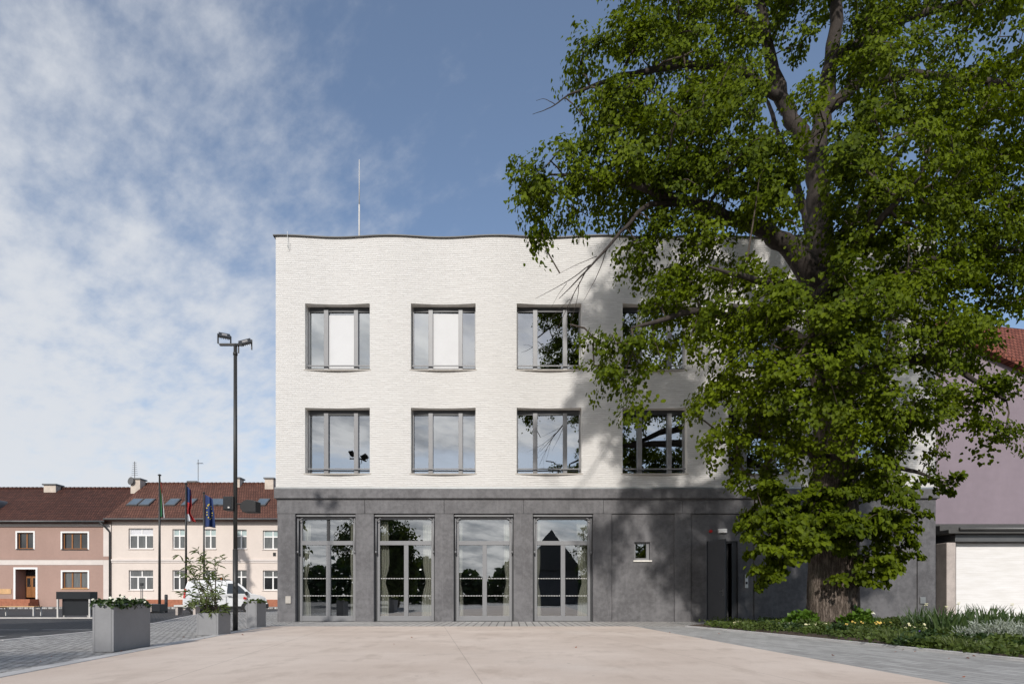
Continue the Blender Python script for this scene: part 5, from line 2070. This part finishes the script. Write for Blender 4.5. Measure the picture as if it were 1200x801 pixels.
# bollard
bd = 33.0
bx = fx(194.7, bd)
bo_ = empty('bollard', (bx, bd, -.07), 'dark steel bollard beside the first flagpole', 'bollard')
MB().tube([(bx, bd, -.07), (bx, bd, fz(696.8, bd)), (bx, bd, fz(696, bd))], [.085, .085, .06], 14).build('post', M['framedark'], bo_, smooth=False)
MB().tube([(bx, bd, fz(698.6, bd)), (bx, bd, fz(698.0, bd))], .09, 14).build('ring', M['gutter'], bo_)
# slim parking post
bd = 31.0
bx = fx(166, bd)
pp = empty('parking_post', (bx, bd, -.07), 'slim grey twin post with small head behind the nearest planter', 'post')
MB().tube([(bx - .04, bd, -.07), (bx - .04, bd, fz(684, bd))], .02, 8).build('post', M['gutter'], pp)
MB().tube([(bx + .05, bd, -.07), (bx + .05, bd, fz(687, bd))], .02, 8).build('post', M['gutter'], pp)
MB().box(bx - .07, bx + .08, bd - .05, bd + .05, fz(686, bd), fz(682.5, bd)).build('head', M['framedark'], pp, bevel=.01)
# low slab bench by the van's rear
bd = 28.5
x0, x1 = fx(207, bd), fx(233, bd)
sb = empty('slab_bench', ((x0 + x1) / 2, bd, -.07), 'low pale slab bench in front of the rear of the van', 'bench')
MB().box(x0, x1, bd - .25, bd + .25, .34, .44).build('seat', M['lightsteel'], sb, bevel=.012)
for xx in (x0 + .12, x1 - .12):
    MB().box(xx - .06, xx + .06, bd - .2, bd + .2, -.07, .339).build('leg', M['concrete'], sb)

# ------------------------------------------------------------------ flower bed
BP = np.array(bedpoly)


def in_bed(x, y, mrg=.12):
    xe = np.interp(y, [b[1] for b in BED][::-1], [b[0] for b in BED][::-1])
    ok = (x > xe + mrg) & (y < 18.3) & (x < 17)
    top = np.interp(x, [4.75, 5.3, 6.9, 8.9, 30], [15.5, 16.4, 17.9, 18.5, 18.5])
    return ok & (y < top - .1)


rng = np.random.default_rng(21)
n = 9000
x = rng.uniform(4.7, 16.5, n)
y = rng.uniform(5.0, 18.2, n)
ok = in_bed(x, y, .05)
den = np.sin(x * 1.9 + 1) * np.cos(y * 1.6) + np.sin(x * .8 - y * 1.1) * .7 + rng.normal(0, .35, n)
ok &= den > -.15
x, y = x[ok], y[ok]
n = len(x)
hgt = .05 + .17 * (np.sin(x * 2.3) * np.cos(y * 1.9) * .5 + .5)
rep = 7
Pg = np.stack([np.repeat(x, rep) + rng.normal(0, .06, n * rep), np.repeat(y, rep) + rng.normal(0, .06, n * rep), .03 + np.repeat(hgt, rep) * rng.uniform(.1, 1, n * rep)], 1)
T_ = unit(rng.normal(0, .7, (n * rep, 3)) + np.array([0, 0, .55]))
N_ = unit(rng.normal(0, .5, (n * rep, 3)) + np.array([0, -.3, .8]))
V, Fq = leaf_mesh(Pg, T_, N_, rng.uniform(.035, .07, n * rep))
gc = raw_mesh('ground_cover', V, Fq, M['leafmid'], None)
tag(gc, 'low green ground cover plants over the soil of the flower bed', 'ground cover', kind='stuff')


def blades(name, label, loc, n, h, spread_, mat, width=.022, lean=.35, seed=1, group=None, stalks=0, petal=None, psize=.05, npet=6, cat='plant', hvar=.3):
    """clump of arching blades (iris, grass) with optional flower stalks"""
    rng = np.random.default_rng(seed)
    o = empty(name, loc, label, cat, group)
    org = np.array(loc)
    V, Fq = [], []
    for i in range(n):
        an = rng.uniform(0, 6.28)
        r0 = spread_ * rng.uniform(0, 1) ** .5
        b = np.array([math.cos(an) * r0, math.sin(an) * r0, 0])
        hh = h * rng.uniform(1 - hvar, 1.1)
        an2 = an + rng.normal(0, .6)
        ln = lean * rng.uniform(.2, 1.2) * hh
        dirn = np.array([math.cos(an2), math.sin(an2), 0])
        sd = np.array([-dirn[1], dirn[0], 0]) * width * rng.uniform(.7, 1.2)
        if rng.uniform() < .5:
            sd = np.array([sd[0] * .4 + width * .8, sd[1] * .3, 0])
        k0 = len(V)
        for q, (t, wq) in enumerate(((0, .8), (.4, 1), (.75, .7), (1, .05))):
            p = b + np.array([0, 0, hh * (t - .12 * lean * t ** 3)]) + dirn * ln * t ** 2
            V.append(p - sd * wq)
            V.append(p + sd * wq)
        for q in range(3):
            Fq.append((k0 + 2 * q, k0 + 2 * q + 1, k0 + 2 * q + 3, k0 + 2 * q + 2))
    raw_mesh('leaves', np.array(V), np.array(Fq), mat, o, (0, 0, 0))
    if stalks:
        m = MB()
        PP, TT, NN = [], [], []
        for i in range(stalks):
            p = Vector(loc) + Vector((rng.normal(0, spread_ * .6), rng.normal(0, spread_ * .6), 0))
            tip = p + Vector((rng.normal(0, .05), rng.normal(0, .05), h * rng.uniform(.95, 1.35)))
            m.tube([p, (p + tip) / 2, tip], [.006, .005, .004], 5)
            if petal:
                for q in range(npet):
                    aa = q * 6.28 / npet + rng.uniform(0, .5)
                    PP.append(tuple(tip + Vector((0, 0, -.005 + .02 * (q % 2)))))
                    TT.append((math.cos(aa), math.sin(aa) * .8, .35 if q % 2 else -.2))
                    NN.append((0, -.5, .8))
        m.build('flower_stalk', mat, o)
        if petal:
            V, Fq = leaf_mesh(np.array(PP), np.array(TT), np.array(NN), np.full(len(PP), psize))
            raw_mesh('flowers', V, Fq, petal, o, org)
    return o


def clump(name, label, loc, rx, ry, h, n, size, mat, seed, group=None, petal=None, nfl=0, psize=.02, shape=LEAF_HEART, cat='plant'):
    """low rounded plant of many small leaves"""
    rng = np.random.default_rng(seed)
    o = empty(name, loc, label, cat, group)
    org = np.array(loc)
    u = unit(rng.normal(0, 1, (n, 3)))
    u[:, 2] = np.abs(u[:, 2])
    r = rng.uniform(.2, 1, (n, 1)) ** .4
    lump = 1 + .25 * np.sin(u[:, :1] * 7 + seed) * np.cos(u[:, 1:2] * 6)
    P_ = u * r * lump * np.array([rx, ry, h])
    T_ = unit(u * .9 + rng.normal(0, .45, (n, 3)))
    N_ = unit(u * .5 + rng.normal(0, .45, (n, 3)) + np.array([0, -.15, .6]))
    V, Fq = leaf_mesh(P_, T_, N_, size * rng.uniform(.6, 1.25, n), shape)
    raw_mesh('leaves', V, Fq, mat, o, (0, 0, 0))
    m = MB()
    for k in range(10):
        q = Vector(u[k] * np.array([rx, ry, h]) * .8)
        m.tube([Vector(loc) + Vector((q.x * .2, q.y * .2, -.02)), Vector(loc) + q], [.006, .003], 4)
    m.build('stems', M['twig'], o)
    if petal:
        uf = unit(rng.normal(0, 1, (nfl, 3)))
        uf[:, 2] = np.abs(uf[:, 2]) + .35
        uf = unit(uf)
        Pf = np.repeat(uf * np.array([rx, ry, h]) * 1.08, 5, 0)
        ang = np.tile(np.arange(5) * 2 * math.pi / 5, nfl)
        T_ = np.stack([np.cos(ang), np.sin(ang) * .5 - .2, np.sin(ang) * .7], 1)
        N_ = np.tile(np.array([0, -.8, .6]), (len(T_), 1))
        V, Fq = leaf_mesh(Pf, T_, N_, np.full(len(T_), psize))
        raw_mesh('flowers', V, Fq, petal, o, (0, 0, 0))
    return o


def gp(px, py):
    """ground point under a photo pixel, at the bed's level"""
    d = F * (CH - .03) / (py - HZ)
    return ((px - CX) * d / F, d, .03)


def bp(px, d):
    return (fx(px, d), d, .03)


# silver leaved plants at right
clump('silver_plant', 'silver grey leafy plant at the right end of the flower bed', bp(1168, 9.6), .55, .5, .36, 1500, .085, M['leafsilver'], 31, shape=LEAF_LONG)
clump('silver_plant', 'silver grey leafy plant, lower and left of the larger silver one', bp(1140, 9.9), .34, .34, .26, 700, .075, M['leafsilver'], 32, shape=LEAF_LONG)
clump('silver_plant', 'silver grey leafy plant cut by the right edge of the view', bp(1215, 9.3), .5, .5, .40, 1000, .085, M['leafsilver'], 33, shape=LEAF_LONG)
# iris drifts
GI = 'iris clumps in the flower bed'
LI = 'clump of upright sword shaped iris leaves in front of the white annex and wall'
iris = [(1088, 12.2), (1105, 11.6), (1122, 12.4), (1137, 11.4), (1152, 12.6), (1168, 11.8), (1185, 12.3), (1200, 11.6), (1098, 13.4), (1130, 13.6), (1160, 13.8), (1190, 13.6), (1215, 12.6), (1075, 12.9)]
for k, (px, d) in enumerate(iris):
    blades('iris_clump', LI, bp(px, d), 70, .56 + .10 * math.sin(k * 2.1), .30, M['leafblue'], .018, .48, 40 + k, GI, hvar=.55, stalks=(1 if k % 3 == 0 else 0), petal=(M['petalcream'] if k % 3 == 0 else None), psize=.04)
GG = 'grassy tufts in the flower bed'
LG = 'tuft of fine grassy leaves among the low plants of the flower bed'
tufts = [(1010, 11.0), (1040, 10.2), (1052, 9.4), (1150, 8.2), (1180, 7.9), (1068, 11.6), (870, 14.3), (885, 13.9), (905, 14.4), (1000, 11.9), (1120, 8.5), (1195, 8.6), (1030, 10.9), (1100, 9.0), (1165, 8.1), (960, 13.0), (985, 12.3), (1062, 10.6), (925, 14.2), (1140, 9.2)]
for k, (px, d) in enumerate(tufts):
    blades('grass_tuft', LG, bp(px, d), 110, .20 + .05 * math.sin(k * 1.3), .17, M['leafolive'], .007, .6, 70 + k, GG)
# broad low plants
GL = 'low leafy clumps in the flower bed'
LL = 'low rounded clump of small dark green leaves in the flower bed'
lowp = [(1060, 9.7), (1085, 9.9), (1075, 9.0), (1120, 9.3), (1135, 8.7), (1160, 8.7), (1185, 8.3), (1025, 11.2), (985, 12.0), (960, 12.6), (1000, 12.6), (930, 13.3), (945, 13.8), (915, 13.6), (1040, 11.9), (1105, 10.6), (895, 14.2), (1205, 8.0), (1095, 8.7)]
for k, (px, d) in enumerate(lowp):
    clump('leafy_clump', LL, bp(px, d), .30, .28, .17 + .05 * math.sin(k * 1.7), 420, .055, M['leafdark'] if k % 3 else M['leafmid'], 100 + k, GL)
GW = 'cream flowering clumps in the flower bed'
LW_ = 'low clump with small cream flowers in the flower bed before the tree'
for k, (px, d) in enumerate([(868, 14.7), (908, 13.9), (925, 13.6), (935, 14.0), (950, 13.4), (962, 13.8)]):
    clump('flowering_clump', LW_, bp(px, d), .24, .22, .15, 260, .04, M['leafmid'], 140 + k, GW, M['petalcream'], 16, .024)
clump('yellow_flowers', 'low clump with orange yellow flowers right of the tree trunk', bp(1003, 13.6), .28, .2, .20, 260, .045, M['leafmid'], 160, None, M['petalyellow'], 12, .028)
clump('yellow_flowers', 'low clump with orange yellow flowers below the small white iris', bp(1036, 13.0), .30, .2, .22, 260, .045, M['leafmid'], 161, None, M['petalyellow'], 11, .030)
clump('cream_flowers', 'clump of flat cream flower heads in the middle of the flower bed', bp(1074, 11.6), .2, .2, .27, 200, .04, M['leafmid'], 162, None, M['petalcream'], 7, .035)
clump('cream_flowers', 'clump of cream flower heads left of the silver plants', bp(1117, 9.8), .14, .14, .22, 140, .04, M['leafmid'], 163, None, M['petalcream'], 6, .030)
clump('purple_flowers', 'low clump with a few purple flowers in the middle of the bed', bp(1072, 10.2), .2, .2, .17, 240, .045, M['leafdark'], 164, None, M['petalpurple'], 5, .03)
blades('white_iris', 'single white iris flower against the grey wall right of the trunk', bp(1020, 14.2), 22, .36, .12, M['leafblue'], .016, .4, 170, None, 1, M['petalwhite'], .085, 7)
clump('tree_shoots', 'bright green leafy shoots at the left foot of the tree trunk', bp(941, 14.5), .42, .25, .42, 380, .12, M['leafbright'], 171, shape=LEAF_HEART)
clump('tree_shoots', 'bright green leafy shoots at the right foot of the tree trunk', bp(1006, 14.2), .42, .22, .44, 340, .12, M['leafbright'], 172, shape=LEAF_HEART)
s_ = MB()
s_.tube([(*bp(1008, 14.6)[:2], 0), at(1002, 683, 14.6)], .028, 8)
tag(s_.build('wooden_stake', M['wood'], None, origin=bp(1008, 14.6)), 'thin brown wooden stake leaning right of the tree trunk', 'stake')

# dry leaves blown over the paving
rng = np.random.default_rng(91)
nl = 46
lx_ = np.concatenate([rng.uniform(-5, 5.5, 10), rng.normal(5.7, .4, 26), rng.normal(-6.2, .3, 10)])
ly_ = np.concatenate([rng.uniform(4.5, 15.5, 10), rng.uniform(6, 14.5, 26), rng.uniform(6, 14, 10)])
P_ = np.stack([lx_, ly_, np.full(nl, .022)], 1)
T_ = np.stack([rng.normal(0, 1, nl), rng.normal(0, 1, nl), rng.normal(0, .12, nl)], 1)
N_ = np.stack([rng.normal(0, .25, nl), rng.normal(0, .25, nl), np.ones(nl)], 1)
V, Fq = leaf_mesh(P_, T_, N_, rng.uniform(.02, .05, nl))
tag(raw_mesh('fallen_leaves', V, Fq, M['brickstep']), 'scattered small dry leaves lying on the paving', 'fallen leaves', kind='stuff')
